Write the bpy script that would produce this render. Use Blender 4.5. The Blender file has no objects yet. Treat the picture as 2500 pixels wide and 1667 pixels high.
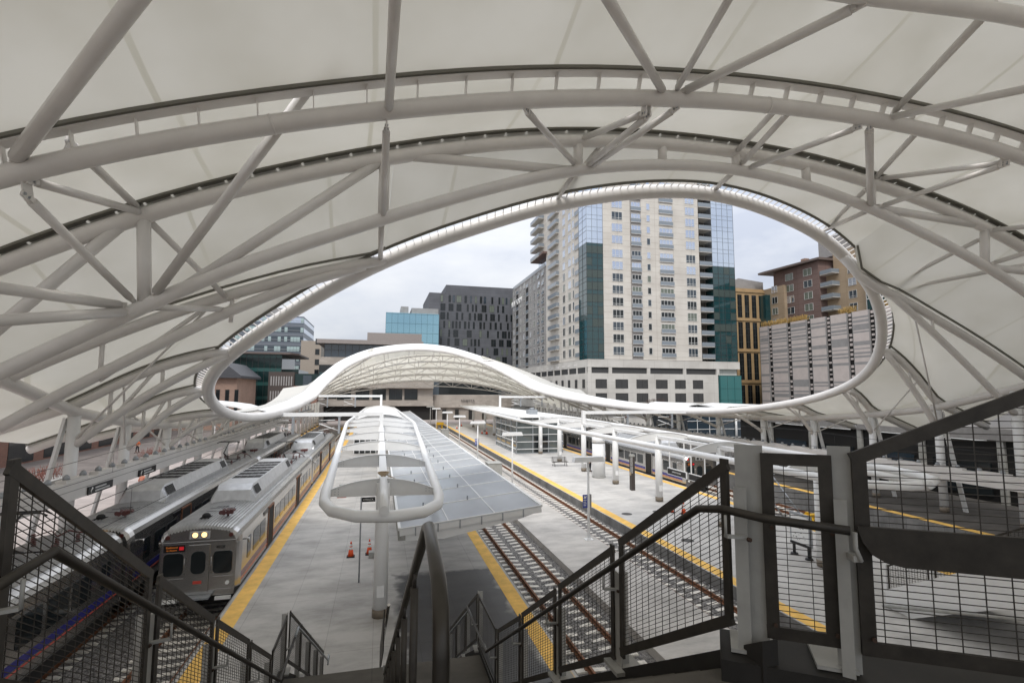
import bpy, math, random
from mathutils import Vector, Matrix
random.seed(7)
rad = math.radians
S = bpy.context.scene
COL = S.collection
# ------------------------------------------------------------------ camera
CAM_Z = 8.3
yaw, pit, rol = rad(14.3416), rad(5.4459), rad(.2622)
F = Vector((math.sin(yaw)*math.cos(pit), math.cos(yaw)*math.cos(pit), math.sin(pit)))
Rv = Vector((math.cos(yaw), -math.sin(yaw), 0)); Uv = Rv.cross(F)
R2 = Rv*math.cos(rol)+Uv*math.sin(rol); U2 = Uv*math.cos(rol)-Rv*math.sin(rol)
cd = bpy.data.cameras.new('camera'); cam = bpy.data.objects.new('camera', cd); COL.objects.link(cam)
m = Matrix((R2, U2, -F)).transposed().to_4x4(); m.translation = (0, 0, CAM_Z)
cam.matrix_world = m
cd.sensor_width = 36; cd.lens = 36*1252.18/2500; cd.clip_start = .05; cd.clip_end = 3000
S.camera = cam
# ------------------------------------------------------------------ sky, sun, exposure
S.view_settings.view_transform = 'Standard'; S.view_settings.look = 'None'
S.view_settings.exposure = .6; S.view_settings.gamma = 1
W = bpy.data.worlds.new('World'); S.world = W; W.use_nodes = True
nt = W.node_tree; nt.nodes.clear()
SUN_EL, SUN_AZ = rad(52), rad(200)
sky = nt.nodes.new('ShaderNodeTexSky'); sky.sky_type = 'NISHITA'; sky.sun_disc = False
sky.sun_elevation = SUN_EL; sky.sun_rotation = SUN_AZ
tc = nt.nodes.new('ShaderNodeTexCoord')
mp = nt.nodes.new('ShaderNodeMapping'); mp.inputs['Scale'].default_value = (1.0, 1.0, 2.6)
nz = nt.nodes.new('ShaderNodeTexNoise'); nz.inputs['Scale'].default_value = 2.1; nz.inputs['Detail'].default_value = 7; nz.inputs['Roughness'].default_value = .55
cr = nt.nodes.new('ShaderNodeValToRGB')
cr.color_ramp.elements[0].position = .36; cr.color_ramp.elements[0].color = (5.0, 5.35, 6.2, 1)
cr.color_ramp.elements[1].position = .60; cr.color_ramp.elements[1].color = (7.6, 7.7, 7.9, 1)
e = cr.color_ramp.elements.new(.47); e.color = (6.4, 6.65, 7.2, 1)
mx = nt.nodes.new('ShaderNodeMix'); mx.data_type = 'RGBA'; mx.inputs[0].default_value = .93
bg = nt.nodes.new('ShaderNodeBackground'); bg.inputs['Strength'].default_value = .1
wo = nt.nodes.new('ShaderNodeOutputWorld')
L = nt.links.new
L(tc.outputs['Generated'], mp.inputs['Vector']); L(mp.outputs[0], nz.inputs['Vector']); L(nz.outputs['Fac'], cr.inputs['Fac'])
# an overcast sky is about three times as bright overhead as at the horizon
sx = nt.nodes.new('ShaderNodeSeparateXYZ'); L(tc.outputs['Generated'], sx.inputs[0])
mr = nt.nodes.new('ShaderNodeMapRange'); mr.inputs[1].default_value = 0; mr.inputs[2].default_value = 1; mr.inputs[3].default_value = .62; mr.inputs[4].default_value = 1.75; L(sx.outputs['Z'], mr.inputs[0])
mg = nt.nodes.new('ShaderNodeMix'); mg.data_type = 'RGBA'; mg.blend_type = 'MULTIPLY'; mg.inputs[0].default_value = 1; L(cr.outputs['Color'], mg.inputs[6]); L(mr.outputs[0], mg.inputs[7])
L(sky.outputs[0], mx.inputs[6]); L(mg.outputs[2], mx.inputs[7]); L(mx.outputs[2], bg.inputs['Color']); L(bg.outputs[0], wo.inputs[0])
sd = bpy.data.lights.new('sun', 'SUN'); sd.energy = 1.3; sd.angle = rad(14); sd.color = (1, .96, .9)
so = bpy.data.objects.new('sun', sd); COL.objects.link(so)
so.rotation_euler = (rad(90)-SUN_EL, 0, math.pi-SUN_AZ)
so.location = (0, -40, 80)

# ------------------------------------------------------------------ helpers
class G:
    def __init__(s): s.v = []; s.f = []; s.m = []; s.s = []
    def face(s, idx, mi=0, sm=False): s.f.append(idx); s.m.append(mi); s.s.append(sm)
    def quad(s, a, b, c, d, mi=0):
        n = len(s.v); s.v += [tuple(a), tuple(b), tuple(c), tuple(d)]; s.face((n, n+1, n+2, n+3), mi)
    def box(s, x0, x1, y0, y1, z0, z1, mi=0):
        if x0 > x1: x0, x1 = x1, x0
        if y0 > y1: y0, y1 = y1, y0
        if z0 > z1: z0, z1 = z1, z0
        n = len(s.v)
        s.v += [(x, y, z) for z in (z0, z1) for x, y in ((x0, y0), (x1, y0), (x1, y1), (x0, y1))]
        for q in ((3, 2, 1, 0), (4, 5, 6, 7), (0, 1, 5, 4), (1, 2, 6, 5), (2, 3, 7, 6), (3, 0, 4, 7)): s.face(tuple(n+i for i in q), mi)
        return s
    def beam(s, a, b, w, h, up=(0, 0, 1), mi=0):
        a = Vector(a); b = Vector(b); d = (b-a).normalized(); up = Vector(up)
        r = d.cross(up)
        if r.length < 1e-4: r = d.cross(Vector((0, 1, 0)))
        r.normalize(); u = r.cross(d)
        n = len(s.v)
        for p in (a, b):
            for i, j in ((-1, -1), (1, -1), (1, 1), (-1, 1)): s.v.append(tuple(p+r*(w/2*i)+u*(h/2*j)))
        for q in ((0, 1, 2, 3), (7, 6, 5, 4), (0, 4, 5, 1), (1, 5, 6, 2), (2, 6, 7, 3), (3, 7, 4, 0)): s.face(tuple(n+i for i in q), mi)
        return s
    def tube(s, pts, r, n=10, mi=0, closed=False, sm=True):
        pts = [Vector(p) for p in pts]; N = len(pts); rings = []
        prev = None
        for i, p in enumerate(pts):
            if closed: t = pts[(i+1) % N]-pts[i-1]
            else: t = pts[min(i+1, N-1)]-pts[max(i-1, 0)]
            if t.length < 1e-9: t = Vector((0, 0, 1))
            t.normalize()
            if prev is None:
                ref = Vector((0, 0, 1)) if abs(t.z) < .9 else Vector((0, 1, 0))
                u = t.cross(ref).normalized()
            else:
                u = prev-t*prev.dot(t)
                u = u.normalized() if u.length > 1e-6 else t.orthogonal().normalized()
            prev = u; w = t.cross(u)
            rr = r[i] if isinstance(r, (list, tuple)) else r
            b = len(s.v); rings.append(b)
            for k in range(n):
                a = 2*math.pi*(k+.5)/n; s.v.append(tuple(p+u*(math.cos(a)*rr)+w*(math.sin(a)*rr)))
        R = range(N) if closed else range(N-1)
        for i in R:
            a = rings[i]; b = rings[(i+1) % N]
            for k in range(n):
                k2 = (k+1) % n; s.face((a+k, a+k2, b+k2, b+k), mi, sm)
        if not closed:
            s.face(tuple(rings[0]+k for k in range(n))[::-1], mi); s.face(tuple(rings[-1]+k for k in range(n)), mi)
        return s
    def cyl(s, x, y, z0, z1, r0, r1=None, n=16, mi=0):
        return s.tube([(x, y, z0), (x, y, z1)], [r0, r0 if r1 is None else r1], n, mi)
    def prism(s, poly, axis, d0, d1, mi=0):
        """poly: 2-D points; axis 'x': (y,z) extruded in x; 'y': (x,z); 'z': (x,y)"""
        def P(p, d): return {'x': (d, p[0], p[1]), 'y': (p[0], d, p[1]), 'z': (p[0], p[1], d)}[axis]
        n = len(s.v); k = len(poly)
        s.v += [P(p, d0) for p in poly]+[P(p, d1) for p in poly]
        s.face(tuple(range(n, n+k))[::-1], mi); s.face(tuple(range(n+k, n+2*k)), mi)
        for i in range(k):
            j = (i+1) % k; s.face((n+i, n+j, n+k+j, n+k+i), mi)
        return s
    def grid(s, rows, mi=0, sm=True):
        n = len(s.v); c = len(rows[0])
        for r in rows: s.v += [tuple(p) for p in r]
        for i in range(len(rows)-1):
            for j in range(c-1):
                a = n+i*c+j; s.face((a, a+1, a+c+1, a+c), mi, sm)
        return s
    def lathe(s, prof, x=0, y=0, z=0, n=16, mi=0):
        return s.tube([(x, y, z+q[1]) for q in prof], [max(q[0], 1e-4) for q in prof], n, mi)
    def mesh(s, name, mats):
        me = bpy.data.meshes.new(name); me.from_pydata(s.v, [], s.f)
        for k in (mats if isinstance(mats, (list, tuple)) else [mats]): me.materials.append(k)
        me.polygons.foreach_set('material_index', s.m); me.polygons.foreach_set('use_smooth', s.s)
        me.update(); return me
def loc0(o):
    return Vector(o.location) if o is not None else Vector((0, 0, 0))
def link(name, me, parent=None, local=False, **kw):
    o = bpy.data.objects.new(name, me); COL.objects.link(o)
    if parent is not None:
        o.parent = parent
        if not local and parent.parent is None: o.location = -loc0(parent)
    for k, v in kw.items(): o[k] = v
    return o
SPLIT = {'clamp_plate', 'louvre_cap', 'web_strut', 'stand_off_fin', 'rim_fin', 'curb', 'pier', 'blind', 'cornice', 'wing_bracket', 'podium_pier', 'garage_opening', 'brick_pier', 'doorway', 'light_fitting', 'vent_grille', 'cable_tray', 'slot_panel', 'panel_edge', 'anticlimber', 'tan_wall', 'hanger', 'light_strip', 'plant_room', 'louvre_fin'}
def islands(g):
    p = list(range(len(g.v)))
    def find(a):
        while p[a] != a: p[a] = p[p[a]]; a = p[a]
        return a
    for f in g.f:
        r = find(f[0])
        for i in f[1:]: p[find(i)] = r
    out = {}
    for k, f in enumerate(g.f): out.setdefault(find(f[0]), []).append(k)
    res = []
    for ks in out.values():
        q = G(); mp_ = {}
        for k in ks:
            idx = []
            for i in g.f[k]:
                if i not in mp_: mp_[i] = len(q.v); q.v.append(g.v[i])
                idx.append(mp_[i])
            q.face(tuple(idx), g.m[k], g.s[k])
        res.append(q)
    return res
def part(name, g, mats, parent, local=False, **kw):
    if name in SPLIT:
        L_ = islands(g)
        L_.sort(key=lambda q: (Vector(q.v[0])-Vector((0, 0, CAM_Z))).length)
        for q in L_[:100]: o = link(name, q.mesh(name, mats), parent, local, **kw)
        if len(L_) > 100:
            r = G()
            for q in L_[100:]:
                n = len(r.v); r.v += q.v
                for f, m_, s_ in zip(q.f, q.m, q.s): r.face(tuple(i+n for i in f), m_, s_)
            link(name, r.mesh(name, mats), parent, local, kind='stuff')
        return o
    return link(name, g.mesh(name, mats), parent, local, **kw)
def thing(name, label, cat, loc=(0, 0, 0), group=None):
    o = bpy.data.objects.new(name, None); COL.objects.link(o); o.location = loc; o.empty_display_size = .3
    o['label'] = label; o['category'] = cat
    if group: o['group'] = group
    return o
def solo(name, g, mats, label, cat, group=None):
    o = link(name, g.mesh(name, mats)); o['label'] = label; o['category'] = cat
    if group: o['group'] = group
    return o
def struct(name, g, mats, kind='structure'):
    o = link(name, g.mesh(name, mats)); o['kind'] = kind; return o
def dup(root, loc, label=None, name=None):
    r = root.copy(); COL.objects.link(r); r.location = loc
    if label: r['label'] = label
    def rec(a, b):
        for ch in a.children:
            c = ch.copy(); COL.objects.link(c); c.parent = b; rec(ch, c)
    rec(root, r); return r
def text(parent, body, loc, size, rot, mat, name='lettering', local=True, align='CENTER', depth=.004):
    cu = bpy.data.curves.new('lettering', 'FONT'); cu.body = body; cu.size = size; cu.align_x = align; cu.align_y = 'CENTER'; cu.extrude = depth
    tmp = bpy.data.objects.new('tmp', cu); COL.objects.link(tmp)
    dg = bpy.context.evaluated_depsgraph_get(); me = bpy.data.meshes.new_from_object(tmp.evaluated_get(dg))
    bpy.data.objects.remove(tmp); bpy.data.curves.remove(cu)
    me.materials.clear(); me.materials.append(mat)
    o = link(name, me, parent, True); o.location = loc; o.rotation_euler = rot; return o

# ------------------------------------------------------------------ materials
def mat(name, col, rough=.6, metal=0, spec=.4, var=.0, vscale=3., bump=0, bscale=40., detail=4, ramp=None, coord='Object', stretch=(1, 1, 1), emit=0, coat=0):
    m = bpy.data.materials.new(name); m.use_nodes = True; n = m.node_tree.nodes; l = m.node_tree.links.new
    b = n['Principled BSDF']; b.inputs['Roughness'].default_value = rough; b.inputs['Metallic'].default_value = metal
    b.inputs['Specular IOR Level'].default_value = spec; b.inputs['Base Color'].default_value = (*col, 1)
    if coat: b.inputs['Coat Weight'].default_value = coat
    if emit: b.inputs['Emission Color'].default_value = (*col, 1); b.inputs['Emission Strength'].default_value = emit
    if var or bump:
        t = n.new('ShaderNodeTexCoord'); mpn = n.new('ShaderNodeMapping'); mpn.inputs['Scale'].default_value = stretch
        l(t.outputs[coord], mpn.inputs[0])
    if var:
        x = n.new('ShaderNodeTexNoise'); x.inputs['Scale'].default_value = vscale; x.inputs['Detail'].default_value = detail; x.inputs['Roughness'].default_value = .62
        r = n.new('ShaderNodeValToRGB'); r.color_ramp.elements[0].position = .3; r.color_ramp.elements[1].position = .7
        lo = ramp or tuple(c*(1-var) for c in col); hi = tuple(min(1, c*(1+var*.6)) for c in col)
        r.color_ramp.elements[0].color = (*lo, 1); r.color_ramp.elements[1].color = (*hi, 1)
        l(mpn.outputs[0], x.inputs['Vector']); l(x.outputs['Fac'], r.inputs['Fac']); l(r.outputs['Color'], b.inputs['Base Color'])
    if bump:
        y = n.new('ShaderNodeTexNoise'); y.inputs['Scale'].default_value = bscale; y.inputs['Detail'].default_value = 3
        bn = n.new('ShaderNodeBump'); bn.inputs['Strength'].default_value = bump; bn.inputs['Distance'].default_value = .02
        l(mpn.outputs[0], y.inputs['Vector']); l(y.outputs['Fac'], bn.inputs['Height']); l(bn.outputs['Normal'], b.inputs['Normal'])
    return m
white = mat('white_painted_steel', (.80, .80, .79), .36, var=.035, vscale=2.5, spec=.5)
greywhite = mat('weathered_white_steel', (.71, .685, .655), .28, var=.07, vscale=1.1, detail=9)
bronze = mat('dark_bronze_steel', (.048, .042, .035), .5, metal=.35, var=.3, vscale=9)
postgrey = mat('grey_painted_post', (.36, .355, .335), .5, var=.15, vscale=4)
yellow = mat('yellow_tactile_paving', (.84, .51, .12), .7, var=.22, vscale=1.6, bump=.35, bscale=70, detail=8)
boltm = mat('dark_rusty_bolt', (.055, .032, .022), .7)
rust = mat('rusty_rail', (.20, .085, .04), .7, var=.4, vscale=14)
sleeperm = mat('concrete_sleeper', (.74, .70, .63), .85, var=.22, vscale=7)
black = mat('black_enamel', (.012, .012, .013), .35)
dark = mat('dark_void', (.022, .021, .020), .8)
rubber = mat('black_rubber', (.02, .02, .02), .8)
orange = mat('cone_orange', (.75, .09, .02), .5)
reflw = mat('reflective_white', (.82, .82, .80), .5)
steel = mat('brushed_stainless_steel', (.52, .51, .495), .2, metal=.92, var=.06, vscale=3, stretch=(8, .3, 8))
roofsteel = mat('ribbed_roof_steel', (.44, .44, .435), .38, metal=.75, var=.22, vscale=2.2)
podm = mat('roof_unit_grey', (.56, .565, .57), .36, metal=.6, var=.15, vscale=3)
glassd = mat('dark_window_glass', (.015, .019, .021), .06, spec=.55)
glassb = mat('blue_window_glass', (.03, .045, .06), .04, spec=.7, coat=.6)
glasst = mat('teal_curtain_glass', (.012, .05, .055), .05, spec=.6, coat=.5)
glassg = mat('dark_green_glass', (.010, .028, .028), .06, spec=.5)
greyglass = mat('louvre_grey', (.055, .055, .055), .5)
winframe = mat('pale_window_frame', (.62, .62, .60), .5)
darkframe = mat('dark_window_frame', (.05, .05, .05), .5)
purple = mat('purple_stripe', (.05, .05, .26), .22, metal=.25, spec=.6)
redline = mat('red_stripe', (.55, .07, .05), .4)
lamp_on = mat('lit_headlamp', (1., .62, .25), .3, emit=1.5)
led_amber = mat('amber_led', (1., .3, .04), .5, emit=.10)
led_red = mat('red_led', (.8, .02, .03), .5, emit=.12)
insul = mat('brown_insulator', (.09, .022, .018), .3, spec=.6)
signblue = mat('blue_sign_face', (.05, .07, .30), .45)
boxgrey = mat('weathered_grey_cabinet', (.36, .355, .33), .6, var=.2, vscale=4)
brownbase = mat('brown_column_foot', (.20, .165, .125), .6, var=.2, vscale=6)
galv = mat('galvanised_steel', (.36, .38, .40), .5, metal=.5, var=.15, vscale=8)
skin = mat('skin', (.42, .25, .18), .6)
navy = mat('dark_uniform_cloth', (.012, .013, .018), .85)
hairm = mat('dark_hair', (.02, .014, .01), .7)
magenta = mat('magenta_suitcase', (.55, .01, .30), .4)
coral = mat('coral_cloth', (.55, .22, .15), .8)
rope = mat('coiled_rope', (.40, .31, .21), .9)
yellowm = mat('yellow_painted_metal', (.72, .42, .02), .45)
grass_dry = mat('dry_grass', (.42, .28, .10), .9, var=.3, vscale=8)
branch = mat('bare_branch', (.10, .065, .055), .9)

def fabric_mat(nm='tensile_membrane', k=.70, tf=.40):
    m = bpy.data.materials.new(nm); m.use_nodes = True; n = m.node_tree.nodes; l = m.node_tree.links.new
    out = n['Material Output']; n.remove(n['Principled BSDF'])
    uv = n.new('ShaderNodeUVMap'); sp = n.new('ShaderNodeSeparateXYZ'); l(uv.outputs[0], sp.inputs[0])
    fr = n.new('ShaderNodeMath'); fr.operation = 'FRACT'; l(sp.outputs['X'], fr.inputs[0])
    sb = n.new('ShaderNodeMath'); sb.operation = 'SUBTRACT'; sb.inputs[1].default_value = .5; l(fr.outputs[0], sb.inputs[0])
    ab = n.new('ShaderNodeMath'); ab.operation = 'ABSOLUTE'; l(sb.outputs[0], ab.inputs[0])
    lt = n.new('ShaderNodeMath'); lt.operation = 'LESS_THAN'; lt.inputs[1].default_value = .0145; l(ab.outputs[0], lt.inputs[0])
    t = n.new('ShaderNodeTexCoord'); nn = n.new('ShaderNodeTexNoise'); nn.inputs['Scale'].default_value = .35; nn.inputs['Detail'].default_value = 6; l(t.outputs['Object'], nn.inputs['Vector'])
    r = n.new('ShaderNodeValToRGB'); r.color_ramp.elements[0].position = .33; r.color_ramp.elements[1].position = .62
    r.color_ramp.elements[0].color = tuple(c*k for c in (.62, .59, .50))+(1,); r.color_ramp.elements[1].color = tuple(c*k for c in (.77, .74, .655))+(1,)
    l(nn.outputs['Fac'], r.inputs['Fac'])
    mxx = n.new('ShaderNodeMix'); mxx.data_type = 'RGBA'; l(lt.outputs[0], mxx.inputs[0]); l(r.outputs['Color'], mxx.inputs[6]); mxx.inputs[7].default_value = (.40, .38, .31, 1)
    d = n.new('ShaderNodeBsdfDiffuse'); d.inputs['Color'].default_value = (.80, .79, .75, 1)
    tr = n.new('ShaderNodeBsdfTranslucent'); l(mxx.outputs[2], tr.inputs['Color'])
    ms = n.new('ShaderNodeMixShader'); ms.inputs[0].default_value = tf; l(d.outputs[0], ms.inputs[1]); l(tr.outputs[0], ms.inputs[2]); l(ms.outputs[0], out.inputs['Surface'])
    return m
fabric = fabric_mat()
fabric_bright = fabric_mat('brightened_membrane', 1.14, .5)  # same membrane, far vault's brightness put into colour and translucency
def paving(name, col, sx, sy, var=.16, joint=.6, stain=(.8, .8, .8), rough=.8, msize=.012, wet_shade=None):
    m = bpy.data.materials.new(name); m.use_nodes = True; n = m.node_tree.nodes; l = m.node_tree.links.new
    b = n['Principled BSDF']; b.inputs['Roughness'].default_value = rough; b.inputs['Specular IOR Level'].default_value = .3
    t = n.new('ShaderNodeTexCoord'); br = n.new('ShaderNodeTexBrick'); br.offset = 0; br.inputs['Scale'].default_value = 1
    br.inputs['Brick Width'].default_value = sx; br.inputs['Row Height'].default_value = sy; br.inputs['Mortar Size'].default_value = msize; br.inputs['Mortar Smooth'].default_value = .1
    br.inputs['Color1'].default_value = (*col, 1); br.inputs['Color2'].default_value = (*[c*.93 for c in col], 1); br.inputs['Mortar'].default_value = (*[c*joint for c in col], 1)
    l(t.outputs['Object'], br.inputs['Vector'])
    n1 = n.new('ShaderNodeTexNoise'); n1.inputs['Scale'].default_value = .55; n1.inputs['Detail'].default_value = 9; n1.inputs['Roughness'].default_value = .68
    mp1 = n.new('ShaderNodeMapping'); mp1.inputs['Scale'].default_value = (.75, 1.5, 1); l(t.outputs['Object'], mp1.inputs[0]); l(mp1.outputs[0], n1.inputs['Vector'])
    r = n.new('ShaderNodeValToRGB'); r.color_ramp.elements[0].position = .34; r.color_ramp.elements[1].position = .60
    r.color_ramp.elements[0].color = (*[s*(1-var) for s in stain], 1); r.color_ramp.elements[1].color = (1, 1, 1, 1); l(n1.outputs['Fac'], r.inputs['Fac'])
    mu = n.new('ShaderNodeMix'); mu.data_type = 'RGBA'; mu.blend_type = 'MULTIPLY'; mu.inputs[0].default_value = 1; l(br.outputs['Color'], mu.inputs[6]); l(r.outputs['Color'], mu.inputs[7])
    last = mu.outputs[2]
    n2 = n.new('ShaderNodeTexNoise'); n2.inputs['Scale'].default_value = 60; n2.inputs['Detail'].default_value = 4; l(t.outputs['Object'], n2.inputs['Vector'])
    if wet_shade:
        # damp stain plus painted wing shade, irregular outline: x range, y range in metres
        x0, x1, y0, y1 = wet_shade
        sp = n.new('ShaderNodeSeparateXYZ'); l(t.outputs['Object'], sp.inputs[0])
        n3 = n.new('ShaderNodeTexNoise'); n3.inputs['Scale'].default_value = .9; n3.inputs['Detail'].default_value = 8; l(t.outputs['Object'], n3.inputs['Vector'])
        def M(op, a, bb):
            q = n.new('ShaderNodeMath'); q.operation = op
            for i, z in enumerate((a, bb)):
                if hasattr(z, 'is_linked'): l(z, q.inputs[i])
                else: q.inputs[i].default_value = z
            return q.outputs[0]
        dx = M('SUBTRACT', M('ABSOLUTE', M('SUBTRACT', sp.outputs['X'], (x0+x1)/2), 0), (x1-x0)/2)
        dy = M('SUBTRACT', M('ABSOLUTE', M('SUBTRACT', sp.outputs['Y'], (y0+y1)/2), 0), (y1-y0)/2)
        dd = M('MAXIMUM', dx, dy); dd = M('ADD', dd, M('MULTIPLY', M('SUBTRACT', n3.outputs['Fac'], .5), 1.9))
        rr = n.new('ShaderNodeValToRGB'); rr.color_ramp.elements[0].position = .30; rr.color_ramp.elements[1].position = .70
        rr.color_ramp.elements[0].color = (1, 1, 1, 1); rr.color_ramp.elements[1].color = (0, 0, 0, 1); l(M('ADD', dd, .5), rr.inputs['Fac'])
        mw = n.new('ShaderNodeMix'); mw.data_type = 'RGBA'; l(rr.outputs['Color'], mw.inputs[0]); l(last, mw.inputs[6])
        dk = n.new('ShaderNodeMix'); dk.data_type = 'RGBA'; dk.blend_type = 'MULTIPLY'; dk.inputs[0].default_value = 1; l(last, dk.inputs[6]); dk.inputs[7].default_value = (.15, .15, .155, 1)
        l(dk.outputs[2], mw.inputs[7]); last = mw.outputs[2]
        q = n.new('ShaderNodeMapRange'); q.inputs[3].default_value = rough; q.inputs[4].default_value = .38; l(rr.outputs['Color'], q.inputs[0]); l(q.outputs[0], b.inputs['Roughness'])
    bn = n.new('ShaderNodeBump'); bn.inputs['Strength'].default_value = .12; bn.inputs['Distance'].default_value = .01; l(n2.outputs['Fac'], bn.inputs['Height']); l(bn.outputs['Normal'], b.inputs['Normal'])
    l(last, b.inputs['Base Color']); return m
pave_mid = paving('platform_concrete', (.49, .47, .44), 1.5, 4.5, .17, .74, wet_shade=(.9, 5.2, 6, 24.5))
pave_right = paving('pale_platform_concrete', (.57, .55, .52), 3.0, 6.0, .10, .80)
pave_left = paving('pinkish_plaza_concrete', (.47, .415, .39), 3.0, 3.0, .14, .8)
island_m = paving('island_concrete', (.56, .53, .49), 40, 9, .18, .8)
pave_far = paving('shade_darkened_concrete', (.115, .105, .095), 3, 6, .3, .7)  # canopy shade is put into this base colour
walls_m = paving('platform_wall_block', (.25, .245, .235), 1.2, 1.2, .25, .5)
def ballast_mat():
    m = bpy.data.materials.new('track_ballast'); m.use_nodes = True; n = m.node_tree.nodes; l = m.node_tree.links.new; b = n['Principled BSDF']; b.inputs['Roughness'].default_value = .9
    t = n.new('ShaderNodeTexCoord'); v = n.new('ShaderNodeTexVoronoi'); v.inputs['Scale'].default_value = 15; l(t.outputs['Object'], v.inputs['Vector'])
    r = n.new('ShaderNodeValToRGB'); r.color_ramp.elements[0].color = (.02, .02, .021, 1); r.color_ramp.elements[1].color = (.36, .34, .32, 1); l(v.outputs['Color'], r.inputs['Fac'])
    l(r.outputs['Color'], b.inputs['Base Color'])
    iv = n.new('ShaderNodeMath'); iv.operation = 'SUBTRACT'; iv.inputs[0].default_value = 1; l(v.outputs['Distance'], iv.inputs[1])
    bn = n.new('ShaderNodeBump'); bn.inputs['Strength'].default_value = 1; bn.inputs['Distance'].default_value = .05; l(iv.outputs[0], bn.inputs['Height']); l(bn.outputs['Normal'], b.inputs['Normal']); return m
ballast = ballast_mat()
def brickmat(name, c1, c2, mortar, w, h, ms=.01, rough=.85, axis='X', off=.5, extra=.0):
    """coursed masonry or cladding on vertical walls: u runs along x+y, v along z"""
    m = bpy.data.materials.new(name); m.use_nodes = True; n = m.node_tree.nodes; l = m.node_tree.links.new; b = n['Principled BSDF']; b.inputs['Roughness'].default_value = rough; b.inputs['Specular IOR Level'].default_value = .3
    t = n.new('ShaderNodeTexCoord'); sp = n.new('ShaderNodeSeparateXYZ'); l(t.outputs['Object'], sp.inputs[0])
    ad = n.new('ShaderNodeMath'); l(sp.outputs['X'], ad.inputs[0]); l(sp.outputs['Y'], ad.inputs[1])
    cb = n.new('ShaderNodeCombineXYZ'); l(ad.outputs[0], cb.inputs[0]); l(sp.outputs['Z'], cb.inputs[1])
    br = n.new('ShaderNodeTexBrick'); br.offset = off; br.inputs['Scale'].default_value = 1; br.inputs['Brick Width'].default_value = w; br.inputs['Row Height'].default_value = h; br.inputs['Mortar Size'].default_value = ms
    br.inputs['Color1'].default_value = (*c1, 1); br.inputs['Color2'].default_value = (*c2, 1); br.inputs['Mortar'].default_value = (*mortar, 1); l(cb.outputs[0], br.inputs['Vector'])
    nz2 = n.new('ShaderNodeTexNoise'); nz2.inputs['Scale'].default_value = .3; nz2.inputs['Detail'].default_value = 7; l(t.outputs['Object'], nz2.inputs['Vector'])
    r = n.new('ShaderNodeValToRGB'); r.color_ramp.elements[0].position = .3; r.color_ramp.elements[1].position = .65; r.color_ramp.elements[0].color = (.84, .83, .82, 1); r.color_ramp.elements[1].color = (1, 1, 1, 1); l(nz2.outputs['Fac'], r.inputs['Fac'])
    mu = n.new('ShaderNodeMix'); mu.data_type = 'RGBA'; mu.blend_type = 'MULTIPLY'; mu.inputs[0].default_value = 1; l(br.outputs['Color'], mu.inputs[6]); l(r.outputs['Color'], mu.inputs[7]); l(mu.outputs[2], b.inputs['Base Color']); return m
precast = brickmat('beige_precast_panels', (.63, .595, .54), (.615, .58, .53), (.42, .38, .33), 5.2, 1.53, .035, off=0)
precastw = brickmat('pale_podium_panels', (.60, .58, .54), (.585, .565, .53), (.45, .43, .40), 4.2, 2.6, .03, off=0)
greycourse = brickmat('grey_coursed_cladding', (.36, .345, .335), (.33, .32, .315), (.24, .235, .23), 6, .75, .04, off=0)
darkbrick = brickmat('charcoal_panels', (.135, .14, .155), (.12, .125, .14), (.08, .083, .092), 4.0, 1.1, .02)
stone = brickmat('rough_limestone', (.44, .395, .35), (.36, .325, .29), (.30, .27, .24), 1.6, .32, .012)
redbrick = brickmat('red_brick', (.26, .135, .10), (.21, .11, .085), (.24, .18, .15), .5, .17, .012)
tanbrick = brickmat('tan_brick', (.36, .24, .19), (.30, .20, .16), (.3, .25, .2), .5, .17, .012)
brownclad = brickmat('brown_cladding', (.20, .14, .125), (.19, .132, .118), (.10, .055, .05), 5, 1.5, .03, off=0)
tanclad = brickmat('tan_stucco', (.40, .31, .215), (.39, .30, .21), (.30, .21, .13), 7, 3.1, .03, off=0)
golden = mat('golden_stone', (.42, .29, .155), .7, var=.15, vscale=.6)
pinkpanel = mat('pinkish_louvre_panel', (.56, .495, .465), .6, var=.08, vscale=.8)
greypanel = mat('grey_louvre_panel', (.30, .29, .285), .6, var=.12, vscale=.9)
# ================================================================== SETTING: ground, platforms, tracks
g = G(); g.box(-900, 900, -300, 1500, -3.0, -1.75); struct('ground', g, mat('city_ground', (.16, .155, .15), .9, var=.2, vscale=.05))
Y0, Y1 = -30, 128
g = G(); g.box(-13.15, -5.52, Y0, Y1, -1.74, -1.42); struct('gravel_ground', g, ballast)
g = G(); g.box(5.86, 9.1, Y0, Y1, -1.74, -.57); struct('gravel_ground', g, ballast)
g = G(); g.box(12.05, 15.04, Y0, Y1, -1.74, -.57); struct('gravel_ground', g, ballast)
g = G(); g.box(26.35, 34.3, Y0, Y1, -1.74, -1.42); struct('gravel_ground', g, ballast)
g = G(); g.box(-24, -13.15, Y0, 140, -1.74, 0); struct('plaza_pavement', g, pave_left)
g = G(); g.box(-70, -24, Y0, 140, -1.74, 0.002); struct('plaza_pavement', g, paving('brown_plaza_pavers', (.19, .165, .15), .6, .6, .25, .75))
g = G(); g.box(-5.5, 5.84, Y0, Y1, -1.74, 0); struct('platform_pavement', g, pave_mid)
g = G(); g.box(9.1, 12.5, Y0, Y1, -1.74, -.25); struct('island_pavement', g, island_m)
g = G(); g.box(15.05, 26.3, Y0, Y1, -1.74, -.05); struct('platform_pavement', g, pave_right)
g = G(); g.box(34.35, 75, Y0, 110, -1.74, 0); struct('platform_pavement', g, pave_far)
g = G(); g.box(-13.1, 40, 128, 150, -1.74, 0.002); struct('concourse_pavement', g, pave_left)
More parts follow.
